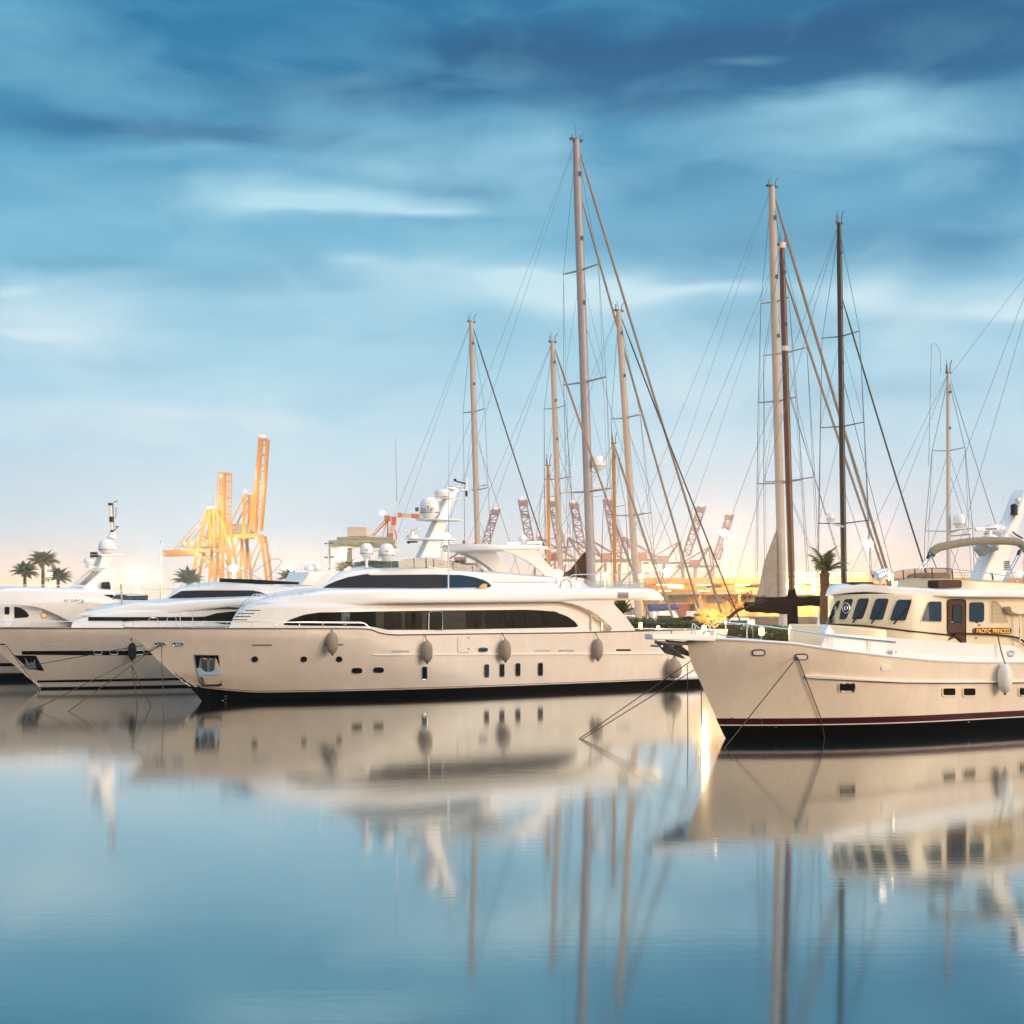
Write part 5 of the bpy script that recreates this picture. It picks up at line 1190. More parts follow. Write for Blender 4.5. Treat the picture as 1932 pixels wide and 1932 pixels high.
# extra gear on individual masts
def mast_dome(Rb, y, dx, r_, h_, boxes=()):
    o, foot, hd, at, b0 = Rb; c_ = at(y)+Vector((dx, -.3, 0))
    dome(o, c_, r_, h_, base=False); MB().bar(at(y)+Vector((0, -.2, -.35)), c_+Vector((0, 0, -.1)), .12).build('dome_bracket', M['mwhite'], o)
mast_dome(R2, 888, 1.1, .68, 1.45)
o, foot, hd, at, b0 = R2
for y in (925, 938): MB().bar(at(y)+Vector((0, -.3, 0)), at(y)+Vector((1.9, -.3, .1)), .35, .07).build('radar_shelf', M['mwhite'], o)
MB().bar(at(918)+Vector((.5, -.3, 0)), at(918)+Vector((1.8, -.3, 0)), .2, .2).build('radar_scanner', M['gelw'], o)
sl = [at(1042)+Vector((-.6, 0, 0)), at(1050)+Vector((-1.0, 0, 0)), at(1075)+Vector((-2.1, 0, 0)), at(1086)+Vector((-3.2, 0, 0)), at(1092)+Vector((-.3, 0, 0)), at(1046)+Vector((-.1, 0, 0))]
MB().sheet(sl, [v+Vector((.1, .7, 0)) for v in sl]).build('sail_cover', M['canvas'], o)
for Rb, y in ((R1, 918), (R3, 932), (R5, 972), (R5, 788), (R9, 1012)):
    o, foot, hd, at, b0 = Rb
    MB().bar(at(y), at(y)+Vector((1.3, -.6, .1)), .10).build('radar_bracket', M['mwhite'], o); MB().lathe([(.1, 0), (.24, .03), (.24, .16), (.1, .2)], at(y)+Vector((1.1, -.5, .1)), 14).build('radar_dome', M['gelw'], o)
mast_dome(R9, 997, .62, .42, .95); mast_dome(R8, 985, -.95, .32, .68)
o, foot, hd, at, b0 = R9
MB().tube([hd+Vector((-.5, 0, 0)), hd+Vector((-.5, 0, 1.2)), hd+Vector((-.62, 0, 1.65)), hd+Vector((-.85, 0, 1.95)), hd+Vector((-1.1, 0, 1.9)), at(880)+Vector((-1.3, 0, 0))], .022, 5).build('masthead_hoop', M['steel'], o)
MB().tube([hd+Vector((.2, 0, 0)), hd+Vector((7.6, 2, 9.2))], .012, 4).build('stay_wire', M['wire'], o)
o, foot, hd, at, b0 = R6
sl = [at(985)+Vector((-.1, 0, 0)), at(1060)+Vector((-1.6, -1, 0)), at(1125)+Vector((-2.4, -1.6, 0)), at(1132)+Vector((-.2, 0, 0))]
MB().sheet(sl, [v+Vector((.05, .25, 0)) for v in sl]).build('hoisted_sail', M['furl'], o)
o, foot, hd, at, b0 = R7
MB().tube([at(462), at(472)], .30, 10).build('mast_band', M['cwhite'], o); MB().tube([at(655), at(664)], .285, 10).build('mast_band', M['cwhite'], o)
MB().tube([at(1112), at(1135), at(1180)], [.30, .40, .42], 12).build('mast_boot', M['canvas'], o)
# an unseen neighbour's rigging at the right edge
R10 = sailboat('sailing yacht mostly beyond the right edge, only its thin rigging wires showing', (1990, 0), (1985, 420), 92, .2, M['mwhite'], 26, [(700, 1.6), (950, 2)], stay=M['wire'], stay_r=.03, beam=2.6)

# ------------------------------------------------------------------ smaller boats further out
GB = 'small boats in the far basin'
def small_boat(label, px, D, L, col, cab, rz, cover=None, name='motor_boat', cat='boat', hz=1.2):
    b0 = P(px, HY+50, D); b0.z = 0
    o = thing(name, label, cat, b0, rz, GB)
    rings = []
    for i in range(13):
        f = i/12; w_ = max(.05, L*.15*(1-max(0, (f-.5)/.5)**2.2)); z1 = hz+.4*f*f
        rings.append([Vector((L*(f-.5)+(.1*z if f > .9 else 0), t_, z)) for t_, z in ((0, -.3), (w_*.8, -.1), (w_, z1*.7), (w_, z1), (0, z1+.05), (-w_, z1), (-w_, z1*.7), (-w_*.8, -.1))])
    MB().rings(rings).build('hull', M[col], o)
    if cab:
        rings = []
        for f, w_, h_ in ((-.30, .11, .1), (-.28, .115, cab), (.05, .11, cab*1.02), (.16, .09, cab*.5), (.30, .05, .1)):
            rings.append([Vector((L*f, t_, z)) for t_, z in ((-L*w_, hz), (-L*w_*.85, hz+h_), (L*w_*.85, hz+h_), (L*w_, hz))])
        cb = MB().rings(rings).build('cabin', M['gelw'], o, bevel=.06)
        MB().box((-.1*L, -L*.105, hz+cab*.65), (L*.24, .06, cab*.3)).build('window', M['glass'], cb)
    if cover: MB().tube([(-L*.3, 0, hz+cover[1]), (-L*.05, 0, hz+cover[1]+.15), (L*.15, 0, hz+cover[1]+.1)], [.35, .45, .2], 10).build('sail_cover', M[cover[0]], o)
    return o
small_boat('white sailboat with grey sail cover seen under the central yacht stern roof', 1205, 150, 11, 'gelw', 1.1, .6, ('greyp', 1.6), 'small_sailboat')
small_boat('white cabin boat with blue canvas top beyond the hedge', 1262, 185, 9, 'gelw', 2.6, .3, ('bluep', 3.0))
small_boat('grey-hulled sailboat with black sail cover left of the glowing bare tree', 1308, 140, 10, 'greyp', .8, .5, ('canvas', 1.7), 'small_sailboat')
small_boat('low white boat under a pale tarpaulin right of the bare tree', 1445, 128, 7, 'gelw', .9, .4)
small_boat('white boat half hidden behind the brown wooden mast', 1535, 122, 8, 'gelw', 1.3, .5)
small_boat('dark blue boat behind the black booms', 1400, 210, 10, 'bluep', 1.6, .4)
small_boat('long white cruiser moored below the lit terrace', 1600, 240, 16, 'gelw', 2.6, .2)
small_boat('white motor boat below the terrace, left of the street lamp post', 1335, 270, 13, 'gelw', 2.4, .1)

# ------------------------------------------------------------------ pier planting and garden lamps
def leaf_mesh(name, m, parent, gen, n, size, core=None):
    mb = MB(); vs = []; fs = []
    for i in range(n):
        c_ = gen(); a = Vector((random.gauss(0, 1), random.gauss(0, 1), random.gauss(0, 1))).normalized(); b_ = a.orthogonal().normalized()
        b_ = (b_*math.cos(i)+a.cross(b_)*math.sin(i)); s_ = size*random.uniform(.6, 1.4)
        k = len(vs); vs += [c_-b_*s_, c_+a*s_*.35, c_+b_*s_, c_-a*s_*.35]; fs.append((k, k+1, k+2, k+3))
    return mb.add(vs, fs).build(name, m, parent, smooth=False)
def hedge(label, k0, k1, d0, z0, z1, n, w_=.7):
    c0 = qp((k0+k1)/2, d0, 1.3)
    o = thing('hedge', label, 'hedge', c0, 0, None)
    def gen():
        k = random.uniform(k0, k1); bump = .25*mnoise.noise(Vector((k*.8, 0, z1)))+.12*mnoise.noise(Vector((k*3, 5, 0)))
        z = z0+(z1+bump-z0)*random.random()**.6; f = random.choice((-1, 1, random.uniform(-1, 1), random.uniform(-1, 1)))
        return qp(k, d0+w_*f*random.uniform(.8, 1.1)+.15*mnoise.noise(Vector((k*2, z*2, 0))), z)-c0
    leaf_mesh('foliage', M['hedge'], o, gen, n, .085)
    rings = [[qp(k, d0-w_*.85, z0)-c0, qp(k, d0-w_*.8, z1-.3)-c0, qp(k, d0+w_*.8, z1-.3)-c0, qp(k, d0+w_*.85, z0)-c0] for k in (k0, (k0+k1)/2, k1)]
    MB().rings(rings).build('branches', M['dtwig'], o, smooth=False)  # solid dark core box added inside the hedge, behind its leaves
    return o
hedge('clipped green hedge on the pier between the two large yachts', 1.8, 15, 2.2, 1.3, 3.55, 15000)
hedge('shaggy dark green shrub row on the pier behind the trawler yacht bow rail', -13, 1.4, 2.6, 1.3, 3.25, 15000)
def branch(mb, p, d, ln, r_, lv, spread_=.55):
    e = p+d*ln; mb.tube([p, p.lerp(e, .5)+Vector((random.uniform(-1, 1), random.uniform(-1, 1), random.uniform(-1, 1)))*ln*.06, e], [r_, r_*.85, r_*.65], 4, cap=False)
    if lv:
        for k in range(3 if lv > 1 else 4):
            nd = (d+Vector((random.gauss(0, spread_), random.gauss(0, spread_), random.gauss(.08, spread_*.8)))).normalized()
            branch(mb, e if k else p.lerp(e, .7), nd, ln*random.uniform(.65, .9), r_*.7, lv-1, spread_)
c0 = P(1344, 1176, 86.5)
tr = thing('bare_tree', 'leafless shrub glowing yellow under a garden lamp behind the trawler bow rail', 'tree', c0)
MB().tube([(0, 0, -1.6), (0, 0, -.2)], .07, 8).build('trunk', M['dtwig'], tr)
mb = MB()
for k in range(8):
    branch(mb, Vector((0, 0, -.3)), Vector((random.gauss(0, .7), random.gauss(0, .7), 1)).normalized(), .44, .034, 4, .5)
mb.build('crown', M['twig'], tr)
c0 = P(1352, 1172, 88.5)
tr = thing('leaning_tree', 'dark leafless tree leaning right towards the black booms', 'tree', c0)
tp_ = [P(x, y, 88.5)-c0 for x, y in ((1350, 1210), (1352, 1172), (1372, 1168), (1392, 1152), (1412, 1144))]
MB().tube(tp_, [.14, .13, .12, .09, .05], 8).build('trunk', M['dtwig'], tr)
mb = MB()
for s_ in tp_[2:]:
    for k in range(5): branch(mb, s_, Vector((random.gauss(.3, .5), random.gauss(0, .5), random.gauss(.7, .4))).normalized(), .5, .014, 3, .5)
mb.build('crown', M['dtwig'], tr)
def palm(label, c_, z0, cr, n, tr_r, seed, m='leafy', droop=.8, up=.3, bark='bark', skirt=True, name='palm_tree', grp=None):
    random.seed(seed)
    o = thing(name, label, 'palm tree', (c_.x, c_.y, z0), 0, grp)
    h_ = c_.z-z0
    prof = []
    for k in range(int(max(6, h_*3))):
        z = h_*k/int(max(6, h_*3)); prof += [(tr_r*(1.05+.08*(k % 2))*(1.15-.15*z/h_), z)]
    prof.append((tr_r*1.3, h_*.97)); prof.append((tr_r*.4, h_+.1))
    MB().lathe(prof, n=12).build('trunk', M[bark], o, ang=20)
    vs = []; fs = []
    for k in range(n):
        a = 2.4*k; e0 = up+1.15*(1-k/n)*1.0-.35*random.random(); ln = cr*random.uniform(.85, 1.15)
        pts = []; p = Vector((0, 0, h_)); el_ = e0
        for j in range(9):
            pts.append(p.copy()); d = Vector((math.cos(a)*math.cos(el_), math.sin(a)*math.cos(el_), math.sin(el_))); p = p+d*ln/8; el_ -= droop*(.08+.04*j)
        for j in range(1, 9):
            d = (pts[j]-pts[j-1]).normalized(); sd = d.cross(Vector((0, 0, 1))).normalized(); u_ = sd.cross(d)
            for q_ in range(4):
                bp = pts[j-1].lerp(pts[j], q_/4)
                for sg in (1, -1):
                    l_ = cr*.26*math.sin(PI*min(1, (j+q_/4)/9.5+.12))+.03*cr
                    tip_ = bp+sd*sg*l_*.8+d*l_*.55-u_*l_*.25*random.random()-Vector((0, 0, l_*.2))
                    i0_ = len(vs); vs += [bp, bp+d*cr*.06, tip_]; fs.append((i0_, i0_+1, i0_+2))
            i0_ = len(vs); w_ = cr*.012; vs += [pts[j-1]-sd*w_, pts[j-1]+sd*w_, pts[j]+sd*w_*.8, pts[j]-sd*w_*.8]; fs.append((i0_, i0_+1, i0_+2, i0_+3))
    MB().add(vs, fs).build('crown', M[m], o, smooth=False)
    return o
gp = 'palms on the far shore'
palm('tall palm, middle of the left shore group, with a full dark crown', P(81, 1062, 350), 2.2, 4.2, 60, .35, 3, grp=gp)
palm('shorter dark palm at the left of the left shore group', P(47, 1082, 352), 2.2, 3.8, 54, .35, 4, grp=gp)
palm('palm with sparse fronds just beside the left orange shore lamp', P(110, 1092, 348), 2.2, 3.8, 48, .35, 5, grp=gp)
palm('feathery green palm standing in front of the yellow gantry cranes', P(355, 1100, 345), 2.2, 4.3, 46, .4, 6, up=.5, droop=.7, grp=gp)
palm('palm glowing beside the bright lamp left of the small radar domes', P(654, 1078, 345), 2.2, 3.6, 40, .4, 8, grp=gp)
palm('dark palm seen behind the smoked wind screen of the central yacht', P(862, 1068, 345), 2.2, 3.4, 34, .4, 9, up=.0, grp=gp)
palm('distant palm behind the striped yacht flybridge, right of its lamp', P(545, 1092, 345), 2.2, 3.4, 34, .4, 10, grp=gp)
palm('stubby palm with thick scaly trunk and few fronds behind the trawler pilot house', P(1556, 1078, 87), 1.3, 1.85, 9, .25, 12, up=.55, droop=.9)
palm('low bushy palm lit yellow-green beneath the central yacht stern roof', P(1172, 1158, 98), 1.3, 1.1, 30, .12, 14, up=.6, droop=.5)
random.seed(11)
gl = 'small garden lamps on the pier'
def garden_lamp(px, py, label, e=0, hgt=None, D=85.6, s_=1.0):
    p = P(px, py, D); o = thing('garden_lamp', label, 'lamp', (p.x, p.y, 1.3), 0, gl)
    h_ = p.z-1.3
    MB().tube([(0, 0, 0), (0, 0, h_-.12*s_)], .035, 8).build('post', M['dsteel'], o)
    MB().lathe([(.05*s_, -.16*s_), (.10*s_, -.12*s_), (.10*s_, .12*s_), (.05*s_, .16*s_)], (0, 0, h_), 12).build('lamp_head', M['lamps'], o)
    if e:
        l = bpy.data.lights.new('lamp_light', 'POINT'); l.energy = e; l.color = (1, .62, .25); l.shadow_soft_size = .15
        lo = bpy.data.objects.new('lamp_light', l); COL.objects.link(lo); lo.parent = o; lo.location = (0, -.25, h_+.05)
garden_lamp(*c8(125, 598), 'garden lamp low against the clipped hedge, leftmost', 60, D=86.5)
garden_lamp(*c8(275, 622), 'garden lamp at the foot of the clipped hedge, second from left', 40, D=86, s_=.8)
garden_lamp(*c8(665, 628), 'garden lamp beneath the glowing bare shrub', 2600, D=84.3, s_=1.2)
garden_lamp(*c8(850, 575), 'small garden lamp right of the glowing bare shrub', 0, D=84, s_=.6)
garden_lamp(*c8(1078, 573), 'garden lamp between the leaning tree and the brown mast', 30, D=84, s_=.9)
garden_lamp(*c8(1152, 652), 'tall oval garden lamp shining through the trawler bow rail', 300, D=82.5, s_=1.5)
# bare shrub: one garden lamp, the rest of its glow is branch colour
# ------------------------------------------------------------------ street lamps on the far shore
gs = 'street lamps along the far shore'
def street_lamp(px, py, D, label, kind='lampw', r_=.75, z0=2.2, e=0, arms=True):
    r_ *= .72
    if e == 0 and D > 320 and kind != 'dsteel': e = 26000 if px < 1000 else 30000
    p = P(px, py, D); o = thing('street_lamp', label, 'street lamp', (p.x, p.y, z0), 0, gs); h_ = p.z-z0
    MB().tube([(0, 0, 0), (0, 0, h_-r_*.3)], [.20, .11], 8).build('pole', M['steel'], o)
    hd = MB().lathe([(r_*.5, -r_*.55), (r_*.95, -r_*.25), (r_, 0), (r_*.85, r_*.4), (r_*.3, r_*.62)], (0, 0, h_), 16).build('lamp_head', M[kind], o)
    MB().lathe([(r_*.3, 0), (r_*.55, .05), (r_*.2, .25)], (0, 0, h_+r_*.58), 12).build('cap', M['dsteel'], hd)
    if e:
        l = bpy.data.lights.new('lamp_light', 'POINT'); l.energy = e; l.color = (1, .52, .20) if kind == 'lampw' else (.95, 1, .7); l.shadow_soft_size = 1
        lo = bpy.data.objects.new('lamp_light', l); COL.objects.link(lo); lo.parent = o; lo.location = (0, -1.5, h_)
street_lamp(95, 1085, 368, 'lit orange street lamp beside the left group of palms', 'lampw', 1.3)
street_lamp(262, 1082, 368, 'lit greenish-white street lamp right of the far left radar mast', 'lampc', 1.5)
street_lamp(441, 1072, 368, 'lit greenish-white street lamp below the yellow gantry cranes', 'lampc', 1.6)
street_lamp(551, 1074, 368, 'lit cream street lamp above the striped yacht flybridge', 'lampw', 1.1)
street_lamp(659, 1079, 131, 'lit amber street lamp just left of the two small radar domes', 'lampw', .66, z0=1.3, e=3500)
street_lamp(653, 1040, 368, 'lit greenish street lamp under the orange and white harbour crane', 'lampc', 1.1)
street_lamp(841.5, 1012, 118, 'lit orange lamp on a post beside the central yacht radar mast', 'lampw', .46, z0=1.3, e=2500)
street_lamp(1052, 1082, 106, 'lit amber lamp above the capsule life raft of the central yacht', 'lampw', .50, z0=1.3, e=2500)
street_lamp(1142, 1085, 372, 'lit amber lamp over the central yacht aft rail, left one', 'lampw', .9)
street_lamp(1209, 1087, 372, 'lit amber lamp over the central yacht aft rail, right one', 'lampw', 1.1)
street_lamp(1367, 1006, 372, 'tall street lamp with pale post standing in front of the lit terrace', 'lampw', 1.6, e=45000)
street_lamp(1384, 1082, 372, 'lit amber lamp at the terrace rail beside the tall lamp post', 'lampw', 1.0)
street_lamp(1255, 1078, 372, 'small greenish lamp at the left end of the terrace rail', 'lampc', .6)
street_lamp(1491, 1105, 332, 'lit amber lamp glowing beside the brown wooden mast', 'lampw', .8, e=14000)
street_lamp(1537, 1102, 334, 'small amber lamp between brown and black masts', 'lampw', .5)
street_lamp(1638, 1026, 372, 'tall street lamp right of the black mast', 'lampw', 1.8, e=45000)
street_lamp(1924, 1082, 372, 'lit amber lamp at the right edge behind the trawler yacht mast', 'lampw', 1.2, e=18000)
street_lamp(303, 1023, 348, 'thin unlit lamp mast left of the yellow gantry cranes', 'dsteel', .3)
# ------------------------------------------------------------------ lit terrace building
DT = 340.0
M['terr'] = mat('ochre_render', (.75, .50, .24), .8, var=.15, vscale=.4)  # orange lamp glow put into the wall colour
T0 = P(1214, HY, DT)
te = thing('terrace_building', 'long low terrace building glowing yellow with white rail along its roof', 'building', (T0.x, DT, 2.2))
tz = lambda y: H+(HY-y)*DT/F-2.2
LT = 150.0
MB().box((LT/2, 7, (tz(1090)+tz(1101))/2), (LT, 16, tz(1090)-tz(1101))).build('upper_slab', M['terr'], te, smooth=False)
MB().box((LT/2, 7.6, (tz(1109)+tz(1114))/2), (LT, 14.8, tz(1109)-tz(1114))).build('lower_slab', M['terr'], te, smooth=False)
MB().box((LT/2, 7.4, (tz(1115)+tz(1121))/2), (LT-.5, 15.6, tz(1115)-tz(1121))).build('beam', M['beige'], te, smooth=False)
MB().box((LT/2, 10, (tz(1102)+tz(1109))/2), (LT-1, 8, tz(1102)-tz(1109)-.02)).build('upper_wall', M['terr'], te, smooth=False)
MB().box((LT/2, 10, tz(1122)/2), (LT-1, 8, tz(1122))).build('lower_wall', M['terr'], te, smooth=False)
for k in range(17):
    x = 4+k*9.0
    MB().box((x, .3, tz(1122)/2), (.6, .6, tz(1122))).build('column', M['terr'], te, smooth=False)
    MB().box((x+4, 5.95, (tz(1103)+tz(1108))/2), (3.4, .1, tz(1103)-tz(1108))).build('window', M['mesh'] if k % 3 else M['tube'], te, smooth=False)
    MB().box((x+4.5, 5.95, tz(1131)), (4.5, .1, 1.6)).build('window', M['greyp'], te, smooth=False)
    MB().box((x+1, 2.5, tz(1101)-.25), (3.4, .35, .12)).build('strip_light', M['tube'], te, smooth=False)
    MB().box((x+1, 1.2, tz(1114.8)-.02), (2.8, .3, .10)).build('strip_light', M['tube'], te, smooth=False)
rl = MB().bar((0, -.6, tz(1080.8)), (LT, -.6, tz(1080.8)), .22).build('rail', M['cwhite'], te)
MB().bar((0, -.6, tz(1085.5)), (LT, -.6, tz(1085.5)), .10).build('rail', M['cwhite'], te)
for k in range(46): MB().bar((k*LT/45, -.6, tz(1090)), (k*LT/45, -.6, tz(1080.8)), .18).build('rail_post', M['cwhite'], rl)
for k, (px, w_, m, lb) in enumerate(((1290, 5, 'redp', 'faded red container below the terrace, beside a pale one'), (1312, 3, 'cwhite', 'pale container right of the faded red one below the terrace'), (1236, 4, 'bluep', 'blue container under the left end of the terrace'))):
    p = P(px, HY, 333); o = MB().box((0, 0, 1.4), (w_, 2.4, 2.8)).build('shipping_container', M[m], None, loc=(p.x, p.y, 2.2), bevel=.05); tag(o, lb, 'container')
# ------------------------------------------------------------------ gantry cranes
def crane_frame(Df, f, dep, z0=2.2, cx=0):
    c0 = P(f(cx, 0)[0], HY, Df); c0.z = z0
    def at(x, y, d=0): return P(*f(x, y), Df)+Vector((0, d, 0))-c0
    return c0, at
c0, at = crane_frame(700, c2, 14, cx=470)
cr = thing('gantry_crane', 'floodlit yellow gantry crane, the shorter left one, with boom raised', 'crane', c0)
U = 700/F*.27776
def bars(o, name, m, lst, at, w_, deps=(0,), closed=False):
    for l in lst:
        for d in deps:
            for a, e in zip(l, l[1:]):
                MB().bar(at(*a, d), at(*e, d), w_*U).build(name, m, o, smooth=False)
mb = MB()
L_ = [(517, 306), (505, 450), (500, 520), (505, 640)]; Rr = [(592, 313), (592, 450), (588, 560), (582, 650)]
for d in (0, 6):
    for ch in (L_, Rr):
        for a, e in zip(ch, ch[1:]): mb.bar(at(*a, d), at(*e, d), 6*U)
    for k in range(12):
        y0 = 312+k*28; y1 = y0+28
        mb.bar(at(interp([(y, x) for x, y in L_], y0), y0, d), at(interp([(y, x) for x, y in Rr], y0), y0, d), 3*U)
        mb.bar(at(interp([(y, x) for x, y in L_], y0 if k % 2 else y1), y0 if k % 2 else y1, d), at(interp([(y, x) for x, y in Rr], y1 if k % 2 else y0), y1 if k % 2 else y0, d), 3*U)
    mb.bar(at(548, 310, d), at(544, 830, d), 15*U)
mb.bar(at(517, 318, 3), at(594, 318, 3), 16*U)
mb.build('raised_boom', M['cyel'], cr, smooth=False)
bars(cr, 'tower_leg', M['cyel'], [[(447, 565), (385, 800), (345, 1010), (335, 1080)], [(452, 560), (462, 740), (490, 1010), (500, 1080)], [(500, 570), (548, 660), (580, 800), (606, 940), (620, 1080)], [(487, 565), (490, 720), (470, 900), (455, 1080)], [(545, 800), (548, 1080)]], at, 19, (0, 14))
bars(cr, 'brace', M['cyel'], [[(385, 860), (440, 930), (480, 1000)], [(500, 870), (540, 920), (550, 1000)], [(470, 860), (380, 960)], [(375, 740), (590, 740)], [(350, 845), (600, 838)]], at, 10, (0, 14))
bars(cr, 'girder', M['cyel'], [[(140, 848), (590, 842)], [(140, 872), (360, 862)]], at, 18, (0, 8))
MB().bar(at(440, 566, 6), at(530, 566, 6), 24*U, 18*U).build('tower_head', M['cyel'], cr, smooth=False)
bars(cr, 'stay', M['cyel'], [[(440, 578), (215, 835)], [(400, 650), (300, 785)]], at, 5, (0, 8))
MB().box(at(375, 800, 5), (215*U, 9, 42*U)).build('machine_house', M['beige'], cr, smooth=False, bevel=.3)
MB().box(at(425, 790, 4.8), (60*U, 9, 50*U)).build('operator_cabin', M['olive'], cr, smooth=False, bevel=.3)
for x, y in ((457, 552), (484, 550), (540, 338), (385, 683), (296, 794), (343, 794), (377, 863)): MB().lathe([(.2, -.6), (.75, 0), (.2, .6)], at(x, y, -2), 10).build('floodlight', M['lamps'], cr)
def crane_light(cr, p, e):
    l = bpy.data.lights.new('flood_light', 'POINT'); l.energy = e; l.color = (1, .72, .30); l.shadow_soft_size = 2
    lo = bpy.data.objects.new('flood_light', l); COL.objects.link(lo); lo.parent = cr; lo.location = p
crane_light(cr, at(457, 535, -9), 6000); crane_light(cr, at(377, 863, -9), 3600); crane_light(cr, at(540, 700, -12), 5000)
c0, at = crane_frame(720, c2, 14, cx=740)
U = 720/F*.27776
cr = thing('gantry_crane', 'taller yellow gantry crane on the right with raised boom and red emblem', 'crane', c0)
mb = MB()
A1 = [(800, 72), (790, 200), (772, 400), (765, 560), (760, 715)]; A2 = [(846, 82), (838, 200), (826, 400), (812, 560), (800, 705)]
for d in (0, 6):
    for a, e in zip(A1, A1[1:]): mb.bar(at(*a, d), at(*e, d), 20*U)
    for a, e in zip(A2, A2[1:]): mb.bar(at(*a, d), at(*e, d), 13*U)
    for y in (86, 122, 186, 260, 300, 380, 430, 500, 560, 620): mb.bar(at(interp([(y_, x) for x, y_ in A1], y), y, d), at(interp([(y_, x) for x, y_ in A2], y), y, d), (12 if y in (86, 186) else 6)*U)
for a, e in zip(A2, A2[1:]): mb.bar(at(a[0]+9, a[1]+90 if a is A2[0] else a[1], 0), at(e[0]+9, e[1], 0), 2.5*U)
mb.build('raised_boom', M['cyel'], cr, smooth=False)
bars(cr, 'tower_leg', M['cyel'], [[(697, 462), (690, 700), (680, 760), (668, 1080)], [(668, 740), (690, 860), (712, 1080)], [(804, 735), (830, 900), (850, 1080)], [(748, 460), (745, 600), (735, 700)]], at, 20, (0, 14))
bars(cr, 'brace', M['cyel'], [[(692, 475), (640, 580), (590, 690)], [(802, 760), (755, 860), (712, 980)], [(662, 760), (630, 830), (600, 900)], [(752, 480), (700, 600)], [(728, 640), (728, 570), (738, 480)]], at, 9, (0, 14))
bars(cr, 'girder', M['cyel'], [[(575, 742), (806, 742)]], at, 26, (0, 8))
MB().bar(at(690, 462, 6), at(758, 462, 6), 24*U, 14*U).build('tower_head', M['cyel'], cr, smooth=False)
MB().box(at(650, 692, 5), (180*U, 9, 70*U)).build('machine_house', M['olive'], cr, smooth=False, bevel=.3)
lg = MB().box(at(615, 688, .3), (36*U, .3, 38*U)).build('emblem', M['redp'], cr, smooth=False)
mb = MB()
for a, e in (((603, 678), (603, 692)), ((603, 692), (615, 696)), ((615, 678), (615, 694)), ((627, 678), (627, 690)), ((603, 678), (627, 678)), ((627, 690), (615, 698))): mb.bar(at(*a, -.1), at(*e, -.1), 3.4*U, .3)
mb.build('emblem_mark', M['cwhite'], lg, smooth=False)
MB().box(at(779, 330, -1.2*2), (9*U, .3, 80*U)).build('boom_marking', M['cwhite'], cr, smooth=False)
MB().lathe([(.2, -.6), (.8, 0), (.2, .6)], at(700, 438, 0), 10).build('warning_lamp', M['lampr'], cr)
for x in (805, 830): MB().lathe([(.2, -.5), (.6, 0), (.2, .5)], at(x, 64, 0), 10).build('warning_lamp', M['lampr'], cr)
for x in (600, 640, 780): MB().lathe([(.2, -.5), (.55, 0), (.2, .5)], at(x, 756, -2), 10).build('floodlight', M['lamps'], cr)

crane_light(cr, at(700, 756, -12), 5000); crane_light(cr, at(820, 420, -10), 4500)
# red cranes further off
def red_crane(lean):
    o = thing('container_crane', '', 'crane')
    mb = MB(); hh = 100.0; w_ = 7.0
    bx = lambda z: lean*(z-52)/48*9
    for d in (0, 6):
        for sx in (-w_/2, w_/2): mb.bar((bx(52)+sx, d, 52), (bx(hh)+sx, d, hh), 1.2)
        for k in range(9):
            z0, z1 = 52+k*5.3, 52+(k+1)*5.3; s_ = 1 if k % 2 else -1
            mb.bar((bx(z0)-w_/2*s_, d, z0), (bx(z1)+w_/2*s_, d, z1), .7); mb.bar((bx(z0)-w_/2, d, z0), (bx(z0)+w_/2, d, z0), .7)
    mb.box((bx(hh-5), 3, hh-3), (w_+2, 7, 4)); mb.box((bx(hh-14), 3, hh-14), (w_+1, 7, 1.5))
    mb.build('raised_boom', M['cred'], o, smooth=False)
    s_ = -1 if lean >= 0 else 1
    for d in (0, 16):
        for x0, x1 in ((-9, -11), (9, 11)): MB().bar((x0+s_*12, d, 44), (x1+s_*12, d, 0), 1.6).build('leg', M['cred'], o, smooth=False)
        MB().bar((s_*12-9, d, 44), (s_*6, d, 66), 1.3).build('frame_leg', M['cred'], o, smooth=False); MB().bar((s_*12+9, d, 44), (s_*6, d, 66), 1.3).build('frame_leg', M['cred'], o, smooth=False)
        MB().bar((s_*12-10, d, 22), (s_*12+10, d, 22), 1.6).build('cross_beam', M['cred'], o, smooth=False)
        MB().bar((s_*12-10, d, 22), (s_*12+9, d, 43), 1.2).build('brace', M['cred'], o, smooth=False)
        MB().bar((s_*6, d, 66), (s_*38, d, 47), .9).build('stay', M['cred'], o, smooth=False)
    MB().bar((4*-s_, 8, 45), (s_*42, 8, 45), 3, 2.2).build('girder', M['cred'], o, smooth=False)
    MB().box((s_*22, 8, 49), (11, 8, 6)).build('machine_house', M['corange'], o, smooth=False)
    for x, z in ((bx(hh), hh+1), (s_*6, 68)): MB().lathe([(.3, -.9), (1.2, 0), (.3, .9)], (x, -2, z), 10).build('warning_lamp', M['lampr'], o)
    for x in (2, 16, 30): MB().lathe([(.3, -.7), (.9, 0), (.3, .7)], (s_*x, 5, 42), 8).build('floodlight', M['lamps'], o)
    return o
gc = 'red container cranes in the haze'
ca = red_crane(-1); cb_ = red_crane(1.7)
ca['group'] = gc; cb_['group'] = gc
first = {-1: ca, 1: cb_}; used = set()
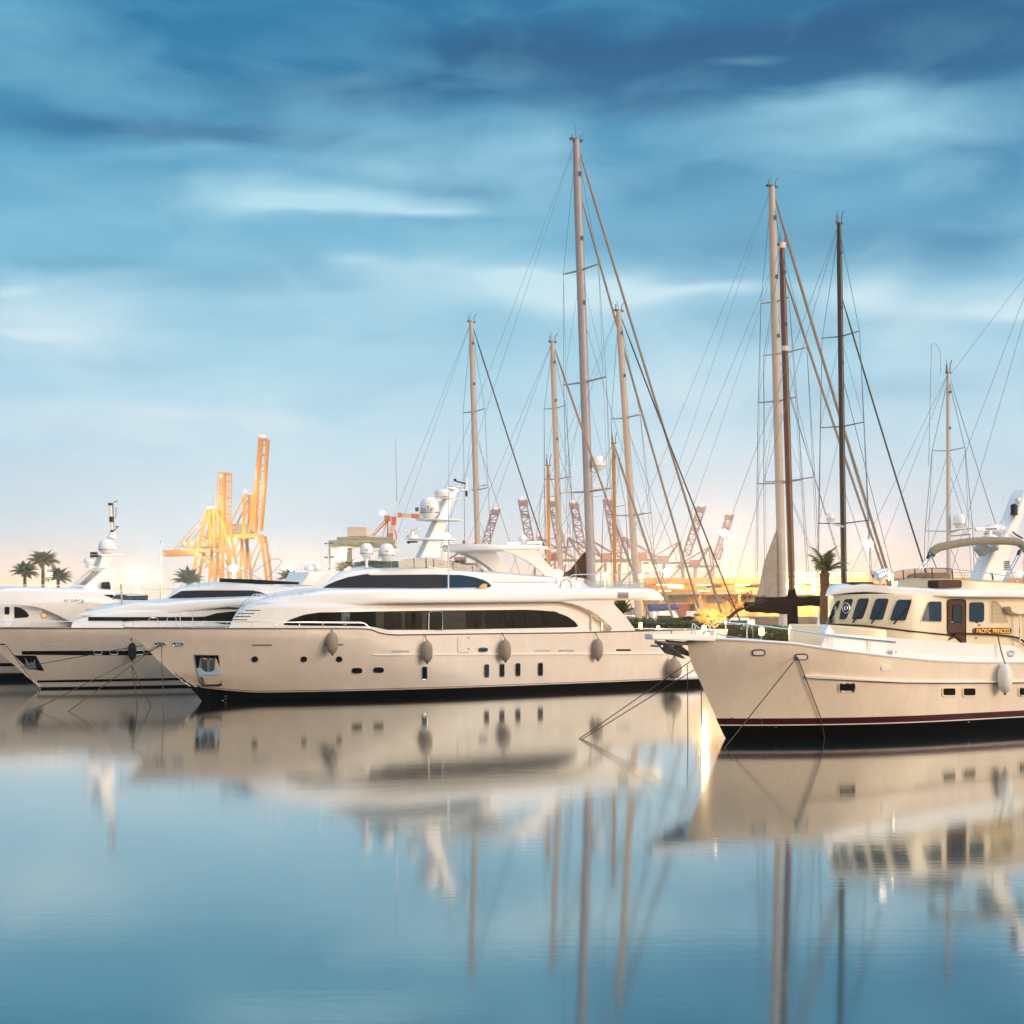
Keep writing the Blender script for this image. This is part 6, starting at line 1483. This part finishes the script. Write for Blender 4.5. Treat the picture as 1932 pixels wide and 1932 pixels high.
for px, py, sg, lb in ((985, 942, -1, 'red crane seen between the dark forestay and the golden mizzen mast'), (1042, 944, -1, 'red crane half hidden by the slim beige mast'), (1082, 948, -1, 'red crane just left of the tallest grey mast'),
    (1146, 942, -1, 'red crane beside the golden main mast'), (937, 960, 1, 'red crane with slanted boom right of the leftmost beige mast'), (1325, 955, 1, 'red crane with slanted boom left of the tall terrace street lamp'), (1379, 970, 1, 'red crane directly behind the tall terrace street lamp')):
    src = first[sg]
    if sg in used: o = copy_tree(src)
    else: o = src; used.add(sg)
    D = 97.8*F/(HY-py)
    p = P(px, HY, D); ln = (-9 if sg < 0 else 1.7*9)
    o.location = (p.x-ln, p.y, 2.2); o['label'] = lb; o['category'] = 'crane'
# orange and white floating crane
c0, at = crane_frame(350, c3, 10, cx=300); U = 350/F*.25
cr = thing('harbour_crane', 'orange and white striped harbour crane with horizontal jib behind the radar domes', 'crane', c0)
seg = [(420, 452), (460, 455), (530, 460), (590, 462), (680, 466), (745, 462)]
for i, (a, e) in enumerate(zip(seg, seg[1:])): MB().bar(at(*a), at(*e), 3, 30*U).build('jib_section', M['cwhite'] if i in (1, 3) else M['corange'], cr, smooth=False)
seg = [(398, 470), (395, 530), (378, 590), (368, 655)]
for i, (a, e) in enumerate(zip(seg, seg[1:])): MB().bar(at(*a), at(*e), 34*U).build('tower_section', M['corange'] if i != 1 else M['cwhite'], cr, smooth=False)
for l in (((345, 478), (215, 612)), ((355, 490), (240, 612)), ((345, 490), (300, 650)), ((350, 480), (350, 660)), ((325, 470), (430, 470)), ((395, 520), (420, 640))): MB().bar(at(*l[0]), at(*l[1]), 10*U).build('strut', M['cwhite'] if l[0][0] < 346 else M['corange'], cr, smooth=False)
MB().box(at(350, 480), (40*U, 4, 40*U)).build('winch_house', M['corange'], cr, smooth=False)
MB().box(at(130, 583), (150*U, 6, 74*U)).build('machine_house', M['cwhite'], cr, smooth=False, bevel=.2)
MB().box(at(190, 634), (420*U, 8, 20*U)).build('platform', M['olive'], cr, smooth=False)
MB().box(at(170, 672), (500*U, 9, 50*U)).build('base', M['olive'], cr, smooth=False, bevel=.3)
for x in (60, 330): MB().bar(at(x, 700), at(x, 1010), 40*U).build('support', M['olive'], cr, smooth=False)
for x in range(4): MB().box(at(40+x*80, 672, -4.7), (44*U, .3, 20*U)).build('window', M['beige'], cr, smooth=False)
MB().lathe([(.2, -.5), (.8, 0), (.2, .5)], at(312, 435), 10).build('floodlight', M['lamps'], cr)
# ------------------------------------------------------------------ harbour haze
def haze(dens):
    m = bpy.data.materials.new('harbour_air'); m.use_nodes = True; t = m.node_tree; t.nodes.clear()
    pv = t.nodes.new('ShaderNodeVolumePrincipled'); pv.inputs['Color'].default_value = (.97, .95, .96, 1); pv.inputs['Density'].default_value = dens; pv.inputs['Anisotropy'].default_value = .78
    pv.inputs['Density Attribute'].default_value = ''; pv.inputs['Temperature Attribute'].default_value = ''; pv.inputs['Color Attribute'].default_value = ''; m.cycles.homogeneous_volume = True
    oo = t.nodes.new('ShaderNodeOutputMaterial'); t.links.new(pv.outputs[0], oo.inputs['Volume'])
    o = MB().box((0, 600, 59), (2000, 1500, 120+1)).build('haze', m, smooth=False); tag(o, kind='stuff')
HAZE = 0.00036
if HAZE: haze(HAZE)
